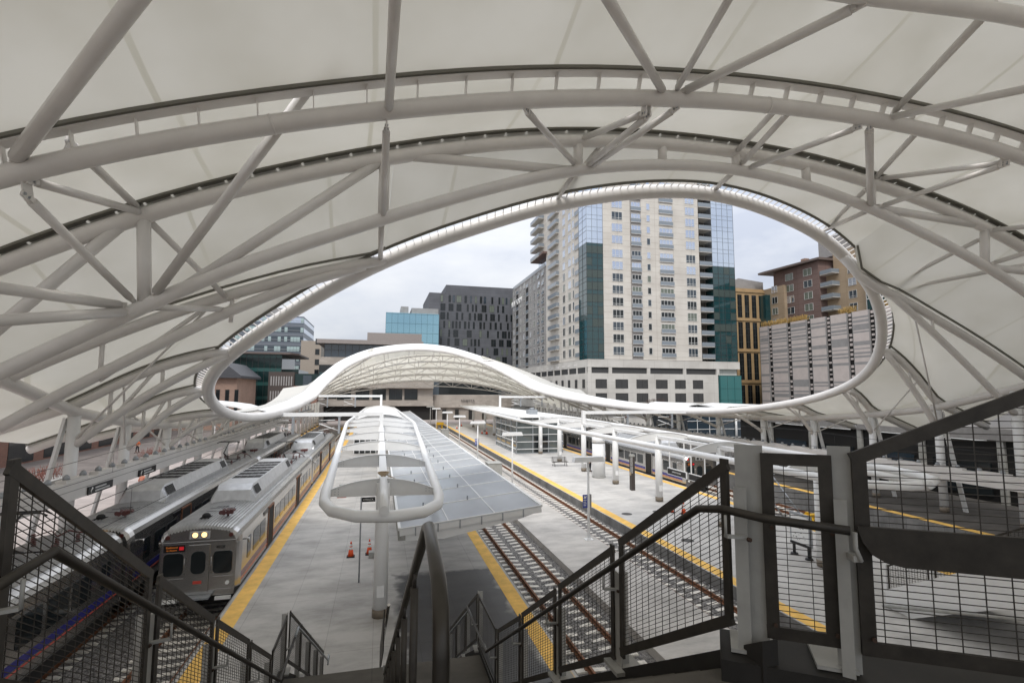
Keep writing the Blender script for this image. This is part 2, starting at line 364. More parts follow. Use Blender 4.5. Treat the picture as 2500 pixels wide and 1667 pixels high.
def strip(x0, x1, z, y0=Y0, y1=Y1):
    g = G(); g.box(x0, x1, y0, y1, z-.02, z+.006); struct('tactile_pavement', g, yellow)
strip(-5.36, -4.75, 0); strip(5.16, 5.74, 0); strip(15.12, 15.72, -.05); strip(25.55, 26.15, -.05); strip(34.6, 35.2, 0); strip(-13.95, -13.3, 0, 75)
def edge(x0, x1, z0, z1, n='pavement_edge'):
    g = G(); g.box(x0, x1, Y0, Y1, z0, z1); struct(n, g, walls_m)
edge(15.0, 15.05, -.75, -.045); edge(26.3, 26.34, -1.5, -.045); edge(34.3, 34.35, -1.5, .004); edge(-5.52, -5.47, -1.5, .004); edge(5.84, 5.88, -.6, .004)
# tracks: a thing each, rails and sleepers as parts
def track(label, xc, zr, y0, y1, near):
    t = thing('railway_track', label, 'railway track', (xc, y0, zr), 'tracks through the station')
    for s in (-1, 1):
        g = G(); x = xc+s*.7525
        prof = [(-.07, -.17), (.07, -.17), (.07, -.155), (.012, -.13), (.012, -.045), (.037, -.035), (.037, 0), (-.037, 0), (-.037, -.035), (-.012, -.045), (-.012, -.13), (-.07, -.155)]
        g.prism([(x+p[0], zr+p[1]) for p in prof], 'y', y0, y1)
        part('rail', g, rust, t)
    me = None; ys = []; y = y0+.3
    while y < y1-.3: ys.append(y); y += .6
    ys.sort(key=lambda v: abs(v-near))
    def sl(g, x, y):
        # a sleeper is dished in the middle
        prof = [(-1.28, -.17), (-.95, -.165), (-.62, -.17), (-.3, -.205), (0, -.215), (.3, -.205), (.62, -.17), (.95, -.165), (1.28, -.17)]
        for a, b in zip(prof, prof[1:]):
            n = len(g.v)
            for q in (a, b):
                for dy, dz in ((-.125, -.1), (-.105, 0), (.105, 0), (.125, -.1)): g.v.append((x+q[0], y+dy, zr+q[1]+dz))
            for i in range(3): g.face((n+i, n+i+1, n+4+i+1, n+4+i), 0)
            if a is prof[0]: g.face((n, n+3, n+2, n+1))
            if b is prof[-1]: g.face((n+4, n+5, n+6, n+7))
        for sx in (-1, 1):
            for o in (-.085, .085): g.box(x+sx*.7525+o-.03, x+sx*.7525+o+.03, y-.06, y+.06, zr-.172, zr-.13, 1)
    g0 = G(); sl(g0, 0, 0)
    g0.v = [(a, b, c-zr) for a, b, c in g0.v]
    me = g0.mesh('sleeper', [sleeperm, rust])
    for y in ys[:100]:
        o = link('sleeper', me, t, True); o.location = (0, y-y0, 0)
    if len(ys) > 100:
        g = G()
        for y in ys[100:]: sl(g, xc, y)
        part('sleeper', g, [sleeperm, rust], t, kind='stuff')
    return t
track('track with pale sleepers beside the centre platform, partly under the glass canopy wing', 7.42, -.36, -4, 120, 14)
track('long empty rusty track between the lamp post island and the pale concrete platform', 13.4, -.36, -4, 124, 38)
track('shadowed track under the train with lit headlamps', -7.1, -1.2, -4, 124, 20)
track('shadowed track with the train beside the girder carrying black direction signs', -11.45, -1.2, -4, 124, 10)
track('track under the silver train facing the black hanging signs', 28.15, -1.2, -4, 124, 30)
track('empty track with a service ladder beside the platform coloured dark for canopy shade', 32.5, -1.2, -4, 100, 25)

# ================================================================== THE GREAT CANOPY
RIM_L = [(-.65, 23.6, 13.85), (-3.11, 25., 12.54), (-6.12, 27., 10.79), (-7.35, 28.1, 9.96), (-8.61, 30.2, 9.24), (-9.7, 33., 8.33), (-10.11, 35., 7.67), (-10.29, 37.2, 7.08), (-10.14, 39., 6.59), (-9.64, 41.5, 6.19), (-8.98, 45., 6.12), (-8.61, 51., 6.25), (-8.4, 58., 6.45), (-8.74, 73., 7.05), (-10.2, 90., 7.15)]
RIM_T = [(-.12, 23.5, 14.11), (2.3, 22.6, 15.02), (4.61, 22., 15.82), (7.52, 21.6, 16.89), (11.74, 21.3, 17.77), (15.41, 21.3, 18.15), (19.19, 21.9, 17.85), (23.96, 22.9, 17.06), (28.28, 24.2, 15.02), (29.88, 25., 14.38), (32.07, 26.5, 13.08), (33.34, 27.6, 11.76), (34.37, 28.9, 10.45), (35.12, 30.8, 9.27), (35.6, 33., 8.5), (35.6, 36., 7.66), (35.33, 38.5, 7.2), (34.76, 42., 6.66), (34.27, 47., 6.16), (33.7, 52., 5.92), (33.1, 57., 5.86), (32.4, 65., 6.05), (31.4, 73., 6.41), (29.9, 82., 7.1), (29.3, 91, 7.9), (28.9, 97, 8.56)]
RIM_F = [(-9.6, 98., 9.1), (-6.51, 103., 12.72), (-1.81, 106.5, 15.31), (3.33, 108., 16.42), (8.31, 108.3, 16.83), (14.12, 108., 16.3), (21.34, 106.5, 13.96), (25.36, 103.5, 11.62), (28.0, 100., 9.6)]
rim0 = [Vector(p) for p in (RIM_L[:0:-1]+RIM_T+RIM_F[::-1])]
def resample(P, n, closed):
    d = [0]; N = len(P)
    for i in range(N if closed else N-1): d.append(d[-1]+(P[(i+1) % N]-P[i]).length)
    out = []
    for k in range(n):
        s = d[-1]*k/(n if closed else n-1); j = 0
        while j < len(d)-2 and d[j+1] < s: j += 1
        u = (s-d[j])/max(1e-9, d[j+1]-d[j]); out.append(P[j].lerp(P[(j+1) % N], u))
    return out
rim = resample(rim0, 320, True)
for it in range(10): rim = [(rim[i-1]+rim[i]*2+rim[(i+1) % 320])/4 for i in range(320)]
def rim_out(i):
    t = rim[(i+1) % 320]-rim[i-1]; n = Vector((t.y, -t.x, 0)); n.normalize()
    c = Vector((12.4, 65, 0))-rim[i]; c.z = 0
    if n.dot(c) > 0: n = -n
    return n
def edge_w(i):
    y = rim[i].y
    return .72 if y < 40 else .72+.75*min(1, (y-40)/50)
def edge_h(i):
    y = rim[i].y
    return .30 if y < 40 else .30+1.0*min(1, (y-40)/62)
redge = [rim[i]+rim_out(i)*edge_w(i)+Vector((0, 0, edge_h(i))) for i in range(320)]
for it in range(6): redge = [(redge[i-1]+redge[i]*2+redge[(i+1) % 320])/4 for i in range(320)]
def crossing(Y, left):
    best = None
    for i in range(320):
        a, b = rim[i], rim[(i+1) % 320]
        if (a.y-Y)*(b.y-Y) <= 0 and abs(a.y-b.y) > 1e-6:
            u = (Y-a.y)/(b.y-a.y); p = a.lerp(b, u)
            if best is None or (p.x < best[0].x if left else p.x > best[0].x): best = (p, i+u)
    return best
def lerp_list(P, x):
    if x <= P[0][0]: return P[0][1]
    for (a, b), (c, d) in zip(P, P[1:]):
        if x <= c: return b+(d-b)*(x-a)/(c-a)
    return P[-1][1]
def curve(P, Y, x0=None, x1=None, n=60, dz=0, sm=6):
    x0 = P[0][0] if x0 is None else x0; x1 = P[-1][0] if x1 is None else x1
    pts = [Vector((x0+(x1-x0)*i/(n-1), Y, 0)) for i in range(n)]
    z = [lerp_list(P, p.x) for p in pts]
    for it in range(sm): z = [z[0]]+[(z[i-1]+2*z[i]+z[i+1])/4 for i in range(1, n-1)]+[z[-1]]
    for p, q in zip(pts, z): p.z = q+dz
    return pts
A_T = [(-17, 8.3), (-14.5, 10.1), (-11.5, 11.8), (-8.64, 13.22), (-6.83, 13.95), (-3.8, 14.97), (-.73, 15.86), (2.72, 16.68), (5.14, 17.18), (8., 17.62), (11.21, 17.98), (14.4, 18.14), (17.9, 18.2), (21.73, 17.98), (24.63, 17.67), (28, 16.95), (32, 15.6), (36, 13.6), (40, 11.0), (42, 9.5)]
A_E = [(-17, 9.2), (-14.5, 10.9), (-11.5, 12.55), (-8.52, 13.95), (-6.74, 14.65), (-4.11, 15.55), (-.9, 16.5), (1.75, 17.21), (5.03, 17.89), (7.9, 18.3), (11.01, 18.62), (14.15, 18.79), (17.59, 18.83), (21.35, 18.65), (24.22, 18.38), (28, 17.7), (32, 16.3), (36, 14.3), (40, 11.8), (42, 10.3)]
B_U = [(-17, 8.2), (-14, 10.4), (-11.31, 12.06), (-9.63, 12.95), (-7.69, 13.95), (-5.44, 14.9), (-2.3, 16.05), (.13, 16.85), (3.64, 17.78), (6.86, 18.38), (10.7, 18.79), (14.87, 18.9), (19.07, 18.74), (22.69, 18.25), (26.54, 17.5), (29.61, 16.74), (32.29, 15.85), (36, 14.1), (39, 12.2), (42, 9.9)]
B_L = [(-13.6, 7.2), (-11.04, 8.8), (-9.52, 9.65), (-7.91, 10.64), (-6.2, 11.67), (-4.84, 12.44), (-2.1, 13.58), (-.2, 14.45), (2.46, 15.49), (4.9, 16.43), (7.52, 17.24), (9.61, 17.65), (12.96, 18.05), (14.8, 18.1), (18.15, 17.85), (21.22, 17.3), (23.51, 16.66), (27.36, 15.45), (30.4, 14.3), (32.01, 13.55), (35, 11.9), (38.4, 9.3)]
C_U = [(-17, 6.6), (-13.79, 8.61), (-11.88, 9.62), (-9.86, 10.66), (-8.8, 11.15), (-7.14, 11.86), (-4.8, 12.75), (-2.95, 13.38), (-.74, 14.0), (28.44, 14.6), (31.33, 13.1), (34.71, 11.75), (39.38, 9.4), (42, 7.9)]
C_L = [(-13.65, 6.84), (-12.25, 7.82), (-10.79, 8.73), (-8.73, 10.04), (-5.96, 11.65), (-2.94, 13.06), (-.8, 13.8)]
XC0, XC1, XE0, XE1 = -13.6, 38.4, -18., 43.
ZC = [(23.4, 8.9), (28.1, 7.55), (33.2, 6.8), (39, 6.25), (45.4, 5.95), (52.7, 5.85), (61, 5.8)]
def zcol(Y): return lerp_list(ZC, Y if Y <= 65 else 130-Y)
can = thing('station_canopy', 'huge white tensile membrane canopy on arched steel trusses with an oval sky opening', 'canopy', (12.4, 0, 0))
def panel(rows, name='membrane_panel', seams=1.0, u0=0.0, fm=None):
    g = G(); g.grid(rows); me = g.mesh(name, [fm or fabric]); uv = me.uv_layers.new(name='UVMap'); c = len(rows[0])
    us = [[0.0]*c for _ in rows]
    for k, r in enumerate(rows):
        d = 0.0
        for j in range(1, c): d += (r[j]-r[j-1]).length; us[k][j] = d
    tot = us[0][-1] or 1
    nse = max(1, round(tot/5.2*seams))
    for k in range(len(rows)):
        for j in range(c): us[k][j] = u0+us[k][j]/(us[k][-1] or 1)*nse
    for poly in me.polygons:
        for li in poly.loop_indices:
            vi = me.loops[li].vertex_index; uv.data[li].uv = (us[vi//c][vi % c], vi//c)
    o = link(name, me, can)
    return o
def loft(a, b, n=5, sag=0.0):
    rows = []
    for k in range(n):
        v = k/(n-1); rows.append([p.lerp(q, v)-Vector((0, 0, sag*4*v*(1-v))) for p, q in zip(a, b)])
    return rows
# near vault over and behind the viewpoint; rearmost panel added unseen for less light
aE = curve(A_E, 13.7)
shift = lambda P, Y, dz: [Vector((p.x, Y, p.z+dz)) for p in P]
N1 = [(-14, 1.0), (-6.5, 2.4), (-.5, 2.7), (4.5, 2.4), (9.3, 1.6)]
prev = None
for Y, dz in N1:
    cur = shift(aE, Y, dz)
    if prev: panel(loft(prev, cur, 4))
    prev = cur
panel(loft(prev, aE, 5, .12))
bU = curve(B_U, 18.7)
panel(loft(shift(aE, 14.1, .55), shift(bU, 18.45, .42), 6, .10))
# B to rim and C arches
iL = crossing(23.4, True); iR = crossing(23.4, False)
def rim_seg(i0, i1, n, P=redge):
    # walk forward (indices rise) from i0 to i1
    if i1 < i0: i1 += 320
    out = []
    for k in range(n):
        s = i0+(i1-i0)*k/(n-1); j = int(math.floor(s)); u = s-j; out.append(P[j % 320].lerp(P[(j+1) % 320], u))
    return out
def sub(P, x0, x1, Y, n, dz=0): return curve(P, Y, x0, x1, n, dz, 3)
pl = iL[0].x; pr = iR[0].x
eL = rim_seg(iL[1], iL[1]+.01, 2)[0]; eR = rim_seg(iR[1], iR[1]+.01, 2)[0]
cL = sub(C_U, -17, pl, 23.4, 16, .40); cL[-1] = eL.copy(); cL[-2] = cL[-2].lerp(eL, .3)
cR = sub(C_U, pr, 42, 23.4, 14, .40); cR[0] = eR.copy(); cR[1] = cR[1].lerp(eR, .3)
bLft = sub(B_U, -17, pl, 18.54, 16, .46); bMid = sub(B_U, pl, pr, 18.54, 44, .46); bRgt = sub(B_U, pr, 42, 18.54, 14, .46)
mid = rim_seg(iL[1], iR[1], 44)
panel(loft(bLft, cL, 5, .05)); panel(loft(bMid, mid, 5, .10)); panel(loft(bRgt, cR, 5, .05))
# cantilever arches either side of the opening
YS = [23.4, 28.1, 33.2, 39.0, 45.4, 52.7, 61.0, 69.0, 77.3, 84.6, 91.0, 96.8, 101.9, 106.6]
def side_upper(Y, left, n=14):
    if Y == 23.4:
        return (cL if left else cR[::-1]), None
    p, i = crossing(Y, left); e = rim_seg(i, i+.01, 2)[0]
    xc = XC0 if left else XC1; xe = XE0 if left else XE1
    zc_ = zcol(Y)+.30; ze = zc_-(1.75 if Y < 36 else 1.2 if Y < 42 else .7)
    pts = []
    for k in range(n):
        t = k/(n-1); x = xe+(e.x-xe)*t
        if abs(x-xe) <= abs(xc-xe): u = (x-xe)/(xc-xe); z = ze+(zc_-ze)*u
        else:
            u = (x-xc)/(e.x-xc); z = zc_+(e.z-zc_)*u+.35*math.sin(math.pi*u)*min(1, max(0, e.z-zc_)/2.5)
        pts.append(Vector((x, Y, z)))
    return pts, i
sides = {}
for left in (True, False):
    for Y in YS:
        p, i = crossing(Y, left); q, _ = side_upper(Y, left, 16 if left else 14); sides[(left, Y)] = (q, i, p)
    for Ya, Yb in zip(YS, YS[1:]):
        a, ia, _ = sides[(left, Ya)]; b, ib, _ = sides[(left, Yb)]
        n = 6; c = len(a); rows = []
        i0, i1 = (ia, ib)
        if left:
            if i0 < i1: i0 += 320
            seg = [rim_seg(i0+(i1-i0)*k/(n-1), i0+(i1-i0)*k/(n-1)+.01, 2)[0] for k in range(n)]
        else:
            if i1 < i0: i1 += 320
            seg = [rim_seg(i0+(i1-i0)*k/(n-1), i0+(i1-i0)*k/(n-1)+.01, 2)[0] for k in range(n)]
        for k in range(n):
            v = k/(n-1); corr = seg[k]-a[-1].lerp(b[-1], v)
            rows.append([a[j].lerp(b[j], v)+corr*((j/(c-1))**3) for j in range(c)])
        panel(rows, seams=.5)
# far vault
FAR = [(111.5, 15.7), (116.2, 14.6), (120.9, 13.3), (125.6, 11.9), (130.3, 10.5)]
def far_arch(Y, crown, dz=0, x0=XE0, x1=XE1, n=60):
    out = []
    for k in range(n):
        x = x0+(x1-x0)*k/(n-1); u = min(1.12, abs((x-12.0)/26.4)); z = 6.1+(crown-6.1)*(1-u**2.15); out.append(Vector((x, Y, z+dz)))
    return out
fL = crossing(106.6, True); fR = crossing(106.6, False)
aL = sides[(True, 106.6)][0]; aR = sides[(False, 106.6)][0]
f0 = far_arch(*FAR[0], .35)
pl2, pr2 = fL[0].x, fR[0].x
def far_sub(Y, cr_, x0, x1, n): return far_arch(Y, cr_, .35, x0, x1, n)
midf = rim_seg(fR[1], fL[1], 40)[::-1]
panel(loft(far_sub(*FAR[0], pl2, pr2, 40), midf, 5), fm=fabric_bright); panel(loft(far_sub(*FAR[0], XE0, pl2, len(aL)), aL, 4), fm=fabric_bright); panel(loft(far_sub(*FAR[0], XE1, pr2, len(aR)), aR, 4), fm=fabric_bright)
prev = f0
for Y, cr_ in FAR[1:]:
    cur = far_arch(Y, cr_, .35); panel(loft(prev, cur, 4), fm=fabric_bright); prev = cur
# rim tube, fins, clamp strips
def cpart(name, g, m=greywhite): return part(name, g, m, can)
g = G(); g.tube(rim, .33, 14, closed=True); cpart('rim_tube', g, greywhite)
g = G(); near = [i for i in range(320) if rim[i].y < 62]
for i in range(0, 320):
    if rim[i].y < 60 and i % 1 == 0:
        a = rim[i]+rim_out(i)*.26+Vector((0, 0, .12)); b = redge[i]
        t = (rim[(i+1) % 320]-rim[i-1]).normalized()
        g.beam(a, b, .018, .07, up=t.cross(b-a), mi=0)
        q = (rim[i]+rim[(i+1) % 320])/2; a = q+rim_out(i)*.26+Vector((0, 0, .12)); b = (redge[i]+redge[(i+1) % 320])/2; g.beam(a, b, .018, .07, up=t.cross(b-a), mi=0)
cpart('rim_fin', g, greywhite)
k0 = next(i for i in range(320) if redge[i-1].y >= 60 > redge[i].y); seq = [redge[(k0+i) % 320]+Vector((0, 0, -.02)) for i in range(320)]
k1 = next(i for i in range(320) if seq[i].y > 60)
darkstrip = mat('aluminium_clamp_strip', (.17, .165, .14), .5, metal=.3)
g = G(); g.tube(seq[:k1], .075, 6); cpart('membrane_clamp', g, darkstrip); g = G(); g.tube(seq[k1-1:]+seq[:1], .075, 6); cpart('membrane_clamp', g, white)
g = G(); idx = [i for i in range(320) if rim[i].y > 40]; idx.sort()
for i in range(320):
    j = (i+1) % 320
    if rim[i].y > 46 and rim[j].y > 46:
        g.quad(rim[i]+Vector((0, 0, .3)), rim[j]+Vector((0, 0, .3)), redge[j]+Vector((0, 0, .06)), redge[i]+Vector((0, 0, .06)))
cpart('rim_fascia', g, white)
def ribbon(P, w, h, m, name, off=(0, 0, 0)):
    g = G()
    for a, b in zip(P, P[1:]): g.beam(a+Vector(off), b+Vector(off), w, h)
    cpart(name, g, m)
ribbon(aE, .16, .10, darkstrip, 'membrane_clamp', (0, -.12, .02)); ribbon(aE, .34, .04, greywhite, 'edge_flange', (0, .06, -.06))
ribbon(bU, .16, .10, darkstrip, 'membrane_clamp', (0, -.25, .40))
d0 = resample(bU, 150, False); g = G()
for i in range(149):
    if i % 2 == 0 and i < 147: g.beam(d0[i]+Vector((0, -.02, .41)), d0[i+1].lerp(d0[i+2], .78)+Vector((0, -.02, .41)), .34, .04)
cpart('clamp_plate', g, darkstrip)
# arch A: one tube with fins to the edge flange
aT = curve(A_T, 14.0)
g = G(); g.tube(aT, .255, 16); archA = cpart('arch_tube', g)
g = G(); d0 = resample(aT, 46, False); d1 = resample(aE, 46, False)
for i in range(1, 45):
    a = d0[i]+Vector((0, -.05, .22)); b = Vector((d0[i].x, 13.78, lerp_list([(p.x, p.z) for p in aE], d0[i].x)-.06))
    t = (d0[i+1]-d0[i-1]).normalized(); g.beam(a, b, .025, .24, up=t.cross(b-a))
cpart('stand_off_fin', g)
# arch B: trussed
g = G(); g.tube(bU, .27, 14); archB = cpart('arch_truss', g)
g = G(); g.tube(curve(B_L, 18.7), .235, 14); part('lower_chord', g, greywhite, archB)
WEB_B = [((-7.61, 18.7, 13.91), (-7.4, 18.7, 10.98), .2), ((-.07, 18.7, 16.73), (-.07, 18.7, 14.51), .2), ((7.52, 18.7, 18.38), (7.51, 18.7, 17.28), .19), ((11.34, 18.7, 18.8), (11.32, 18.7, 17.9), .19), ((14.99, 18.7, 18.9), (14.95, 18.7, 18.1), .19), ((18.7, 18.7, 18.75), (18.7, 18.7, 17.85), .19), ((29.61, 18.7, 16.61), (29.39, 18.7, 14.63), .2), ((22.5, 18.7, 18.2), (22.4, 18.7, 17.1), .18), ((-6.28, 18.7, 11.61), (-.25, 18.7, 16.59), .19), ((.73, 18.7, 16.94), (7.08, 18.7, 17.1), .19), ((22.66, 18.7, 17.03), (28.83, 18.7, 16.77), .19), ((-13.6, 18.7, 7.3), (-8., 18.7, 13.8), .19), ((29.6, 18.7, 14.6), (35, 18.7, 14.5), .19), ((35, 18.7, 14.4), (35, 18.7, 12), .19)]
g = G()
for a, b, r in WEB_B: g.tube([a, b], r, 10)
part('web_strut', g, greywhite, archB)
g = G(); d0 = resample(aT, 9, False)
for i in (2, 4, 6): t_ = (d0[i]-d0[i-1]).normalized(); g.tube([d0[i]-t_*.03, d0[i]+t_*.03], .268, 16)
part('weld_collar', g, greywhite, archA, kind='stuff')
# bracing tubes with forked ends
BR_AB = [((-8.13, 14.0, 13.14), (-7.61, 18.7, 13.98)), ((-8.19, 14.0, 12.84), (-7.67, 18.7, 11.04)), ((-.03, 14.0, 15.62), (-.07, 18.7, 14.51)), ((-2.17, 14.0, 16.17), (-7.22, 18.7, 11.2)), ((3.93, 14.0, 16.64), (7.4, 18.7, 17.39)), ((7.96, 14.0, 17.11), (7.65, 18.7, 18.49)), ((8.11, 14.0, 17.08), (7.83, 18.7, 17.35)), ((9.14, 14.0, 17.48), (7.93, 18.7, 17.27)), ((13.24, 14.0, 18.3), (14.98, 18.7, 18.84)), ((13.79, 14.0, 18.3), (15.18, 18.7, 18.26)), ((16.57, 14.0, 17.83), (15.44, 18.7, 18.13)), ((16.89, 14.0, 17.88), (22.35, 18.7, 17.06)), ((19.39, 14.0, 18.2), (22.67, 18.7, 18.45)), ((23.82, 14.0, 17.35), (22.77, 18.7, 18.46)), ((23.8, 14.0, 17.3), (22.66, 18.7, 17.03)), ((-9.07, 14.0, 10.64), (-7.9, 18.7, 10.91)), ((-8.99, 14.0, 9.74), (-7.77, 18.7, 10.74)), ((-7.41, 14.0, 14.2), (-7.75, 18.7, 14.11)), ((31, 14, 15.8), (29.6, 18.7, 16.5)), ((31, 14, 15.7), (29.5, 18.7, 14.7))]
BR_ZA = [((-8.43, 14.0, 13.5), (-2.9, 8.0, 15.2), .165), ((.01, 14.0, 15.95), (.09, 8.0, 15.75), .125), ((8.6, 14.0, 17.85), (3.2, 8.0, 16.3), .13), ((9.0, 14.0, 17.95), (7.1, 8.0, 17.13), .10), ((9.07, 14.0, 17.87), (11.39, 9.3, 17.9), .135), ((17.72, 14.0, 18.3), (17.43, 9.3, 16.7), .12), ((17.95, 14.0, 18.45), (15.89, 9.3, 18.82), .12)]
BR_BC = [((7.4, 18.7, 17.08), (7.59, 21.6, 17.03)), ((8.61, 18.7, 18.43), (7.64, 21.6, 17.09)), ((14.99, 18.7, 18.04), (15.73, 21.35, 18.25)), ((15.7, 18.7, 18.85), (15.79, 21.35, 18.3)), ((22.41, 18.7, 16.95), (23.86, 22.9, 17.3)), ((22.29, 18.7, 18.02), (23.92, 22.9, 17.35)), ((29.61, 18.7, 16.2), (29.39, 24.6, 14.4)), ((32.19, 18.7, 14.9), (29.45, 24.6, 14.35)), ((-.12, 18.7, 14.35), (-.15, 23.4, 14.1)), ((-7.6, 18.7, 13.9), (-6.2, 23.4, 12.0)), ((-7.4, 18.7, 10.9), (-6.4, 23.4, 11.6))]
def fork(g, a, b, r):
    a = Vector(a); b = Vector(b); d = (b-a).normalized(); ln = (b-a).length; k = min(.34, ln*.12)
    g.tube([a+d*k, b-d*k], r, 10)
    for p, s in ((a, 1), (b, -1)):
        g.beam(p, p+d*(s*(k+.12)), .05, r*1.5); g.beam(p+d*(s*k*.6), p+d*(s*(k+.16)), r*1.25, r*1.1)
for L_, r in ((BR_AB, .115), (BR_BC, .11)):
    for k, (a, b) in enumerate(L_):
        g = G()
        if L_ is BR_AB and k == 3: a = tuple(Vector(a)+(Vector(a)-Vector(b)).normalized()*1.6)
        fork(g, a, b, .15 if (L_ is BR_AB and k in (3, 11, 15, 16)) else r); bt = cpart('brace_tube', g)
        if L_ is BR_AB and k != 3:
            za = lerp_list(A_T, a[0]); g = G(); dv = (Vector(b)-Vector(a)).normalized()
            g.beam((a[0], 14.0, za), Vector(a)+dv*.22, .035, .30); part('gusset', g, greywhite, bt)
            g = G()
            for q in (.06, .2): pq = Vector(a)+dv*q; g.tube([pq+Vector((-.05, 0, 0)), pq+Vector((.05, 0, 0))], .035, 8)
            part('pin', g, galv, bt)
for a, b, r in BR_ZA:
    g = G(); fork(g, a, b, r); cpart('brace_tube', g)
# arch over the viewpoint
zC = [(-17, 10.8), (-8, 15.2), (-4, 16.5), (0, 17.2), (6, 17.75), (11.26, 18.02), (13.24, 18.28), (15.21, 18.5), (17.5, 18.65), (22, 18.5), (28, 17.3), (34, 14.6), (42, 9.6)]
g = G(); g.tube(curve(zC, 9.3), .23, 14); cpart('arch_tube', g)
# cantilever trusses
for left in (True, False):
    xc = XC0 if left else XC1
    for Y in YS:
        up, _, pj = sides[(left, Y)]
        q = [p-Vector((0, 0, .40 if Y == 23.4 else .30)) for p in up[:-1]]+[pj]
        g = G(); g.tube(q, .24 if Y < 60 else .2, 10); tr = cpart('cantilever_truss', g)
        if Y < 62: ribbon([p+Vector((0, 0, -.05)) for p in up], .10, .09, darkstrip, 'membrane_clamp', (0, -.24, 0))
        zb = 6.9 if Y == 23.4 else max(4.1, zcol(Y)-1.9)
        g = G(); st = Vector((xc, Y, zb))
        en = pj-Vector((0, 0, .12)); en.x += (-.25 if left else .25)
        if left and Y == 23.4: g.tube(curve(C_L, Y, sm=3, n=30), .22, 12)
        else:
            bow = .35 if Y < 40 else .1
            g.tube([st.lerp(en, t)+Vector((0, 0, bow*math.sin(math.pi*t))) for t in [k/8 for k in range(9)]], .2 if Y < 36 else .15, 10)
        part('lower_chord', g, greywhite, tr)
        g = G(); low = lambda t: st.lerp(en, t)
        qs = [(p.x, p.z) for p in (q if left else q[::-1])]
        for t0, t1 in (((.22, .22), (.22, .52), (.55, .55)) if left else ((.5, .5),)):
            a = low(t0); xx = xc+(en.x-xc)*t1; a.z += .2*math.sin(math.pi*t0) if Y < 40 else 0
            g.tube([a, Vector((xx, Y, lerp_list(qs, xx)))], .085, 8)
        part('web_strut', g, greywhite, tr)
for left in (True, False):
    xc = XC0 if left else XC1
    P = [Vector((xc, 9, 11.2)), Vector((xc, 14, 10.3)), Vector((xc, 18.7, 9.6))]+[Vector((xc, Y, zcol(Y)-.35)) for Y in YS]
    g = G(); g.tube(resample(P, 70, False), .26, 12); cpart('eave_ring_tube', g)
    for k, (Ya, Yb) in enumerate(zip(YS, YS[1:])):
        if Ya < 70:
            a = sides[(left, Ya)][0]; b = sides[(left, Yb)][0]
            g = G(); m1 = a[9]-Vector((0, 0, .4)); m2 = Vector((xc, Yb, max(4.3, zcol(Yb)-1.7)))
            fork(g, m1, m2, .05); cpart('brace_tube', g)
# columns with raking struts, pitched every arch
colY = [4.5, 9.3, 14.0, 18.7]+YS+[111.5, 116.2, 120.9, 125.6]
for left in (True, False):
    xc = XC0 if left else XC1; s = -1 if left else 1
    for Y in colY:
        xc = (-14.3 if Y < 25 else XC0) if left else XC1
        top = (8.2 if Y < 20 else max(5.0, min(8.4, zcol(Y)-.5))) if Y < 108 else 5.4
        g = G(); g.cyl(xc, Y, .35, top, .26, .25, 20); c = cpart('support_column', g, white)
        g = G(); g.cyl(xc, Y, 0, .36, .27, .27, 20); part('column_foot', g, brownbase, c)
        g = G(); g.beam((xc+s*.3, Y-.05, top-.1), (xc+s*1.4, Y-.4, 0), .28, .12, up=(s, 0, .3)); part('raking_strut', g, white, c)
# far trusses
for k, (Y, cr_) in enumerate(FAR):
    P = far_arch(Y, cr_, 0, XC0, XC1, 44); g = G(); g.tube(P, .15, 8); tr = cpart('arch_truss', g)
    Q = [p-Vector((0, 0, 1.25*math.sin(math.pi*min(1, max(0, i/43)))**.6)) for i, p in enumerate(P)]
    g = G(); g.tube(Q, .11, 8); part('lower_chord', g, greywhite, tr)
    g = G()
    for i in range(2, 42, 4):
        g.tube([P[i], Q[i]], .07, 6); g.tube([Q[i], P[i+2]], .06, 6); g.tube([P[i+2], Q[min(43, i+4)]], .06, 6)
    part('web_strut', g, greywhite, tr)
    if k < 4:
        R_ = far_arch(FAR[k+1][0], FAR[k+1][1], 0, XC0, XC1, 44)
        for i in range(5, 42, 6):
            g = G(); g.tube([Q[i], R_[i]], .07, 6); cpart('brace_tube', g)
            if i % 12 == 5: g = G(); g.tube([Q[i], R_[min(43, i+5)]], .055, 6); cpart('brace_tube', g)
# between far rim and first far truss
P0 = far_arch(*FAR[0], -1.2, XC0, XC1, 44)
for i in range(8, 38, 4):
    x = P0[i].x; cand = [r for r in rim if r.y > 96]; r_ = min(cand, key=lambda r: abs(r.x-x)); g = G(); g.tube([P0[i], r_], .08, 6); cpart('brace_tube', g)
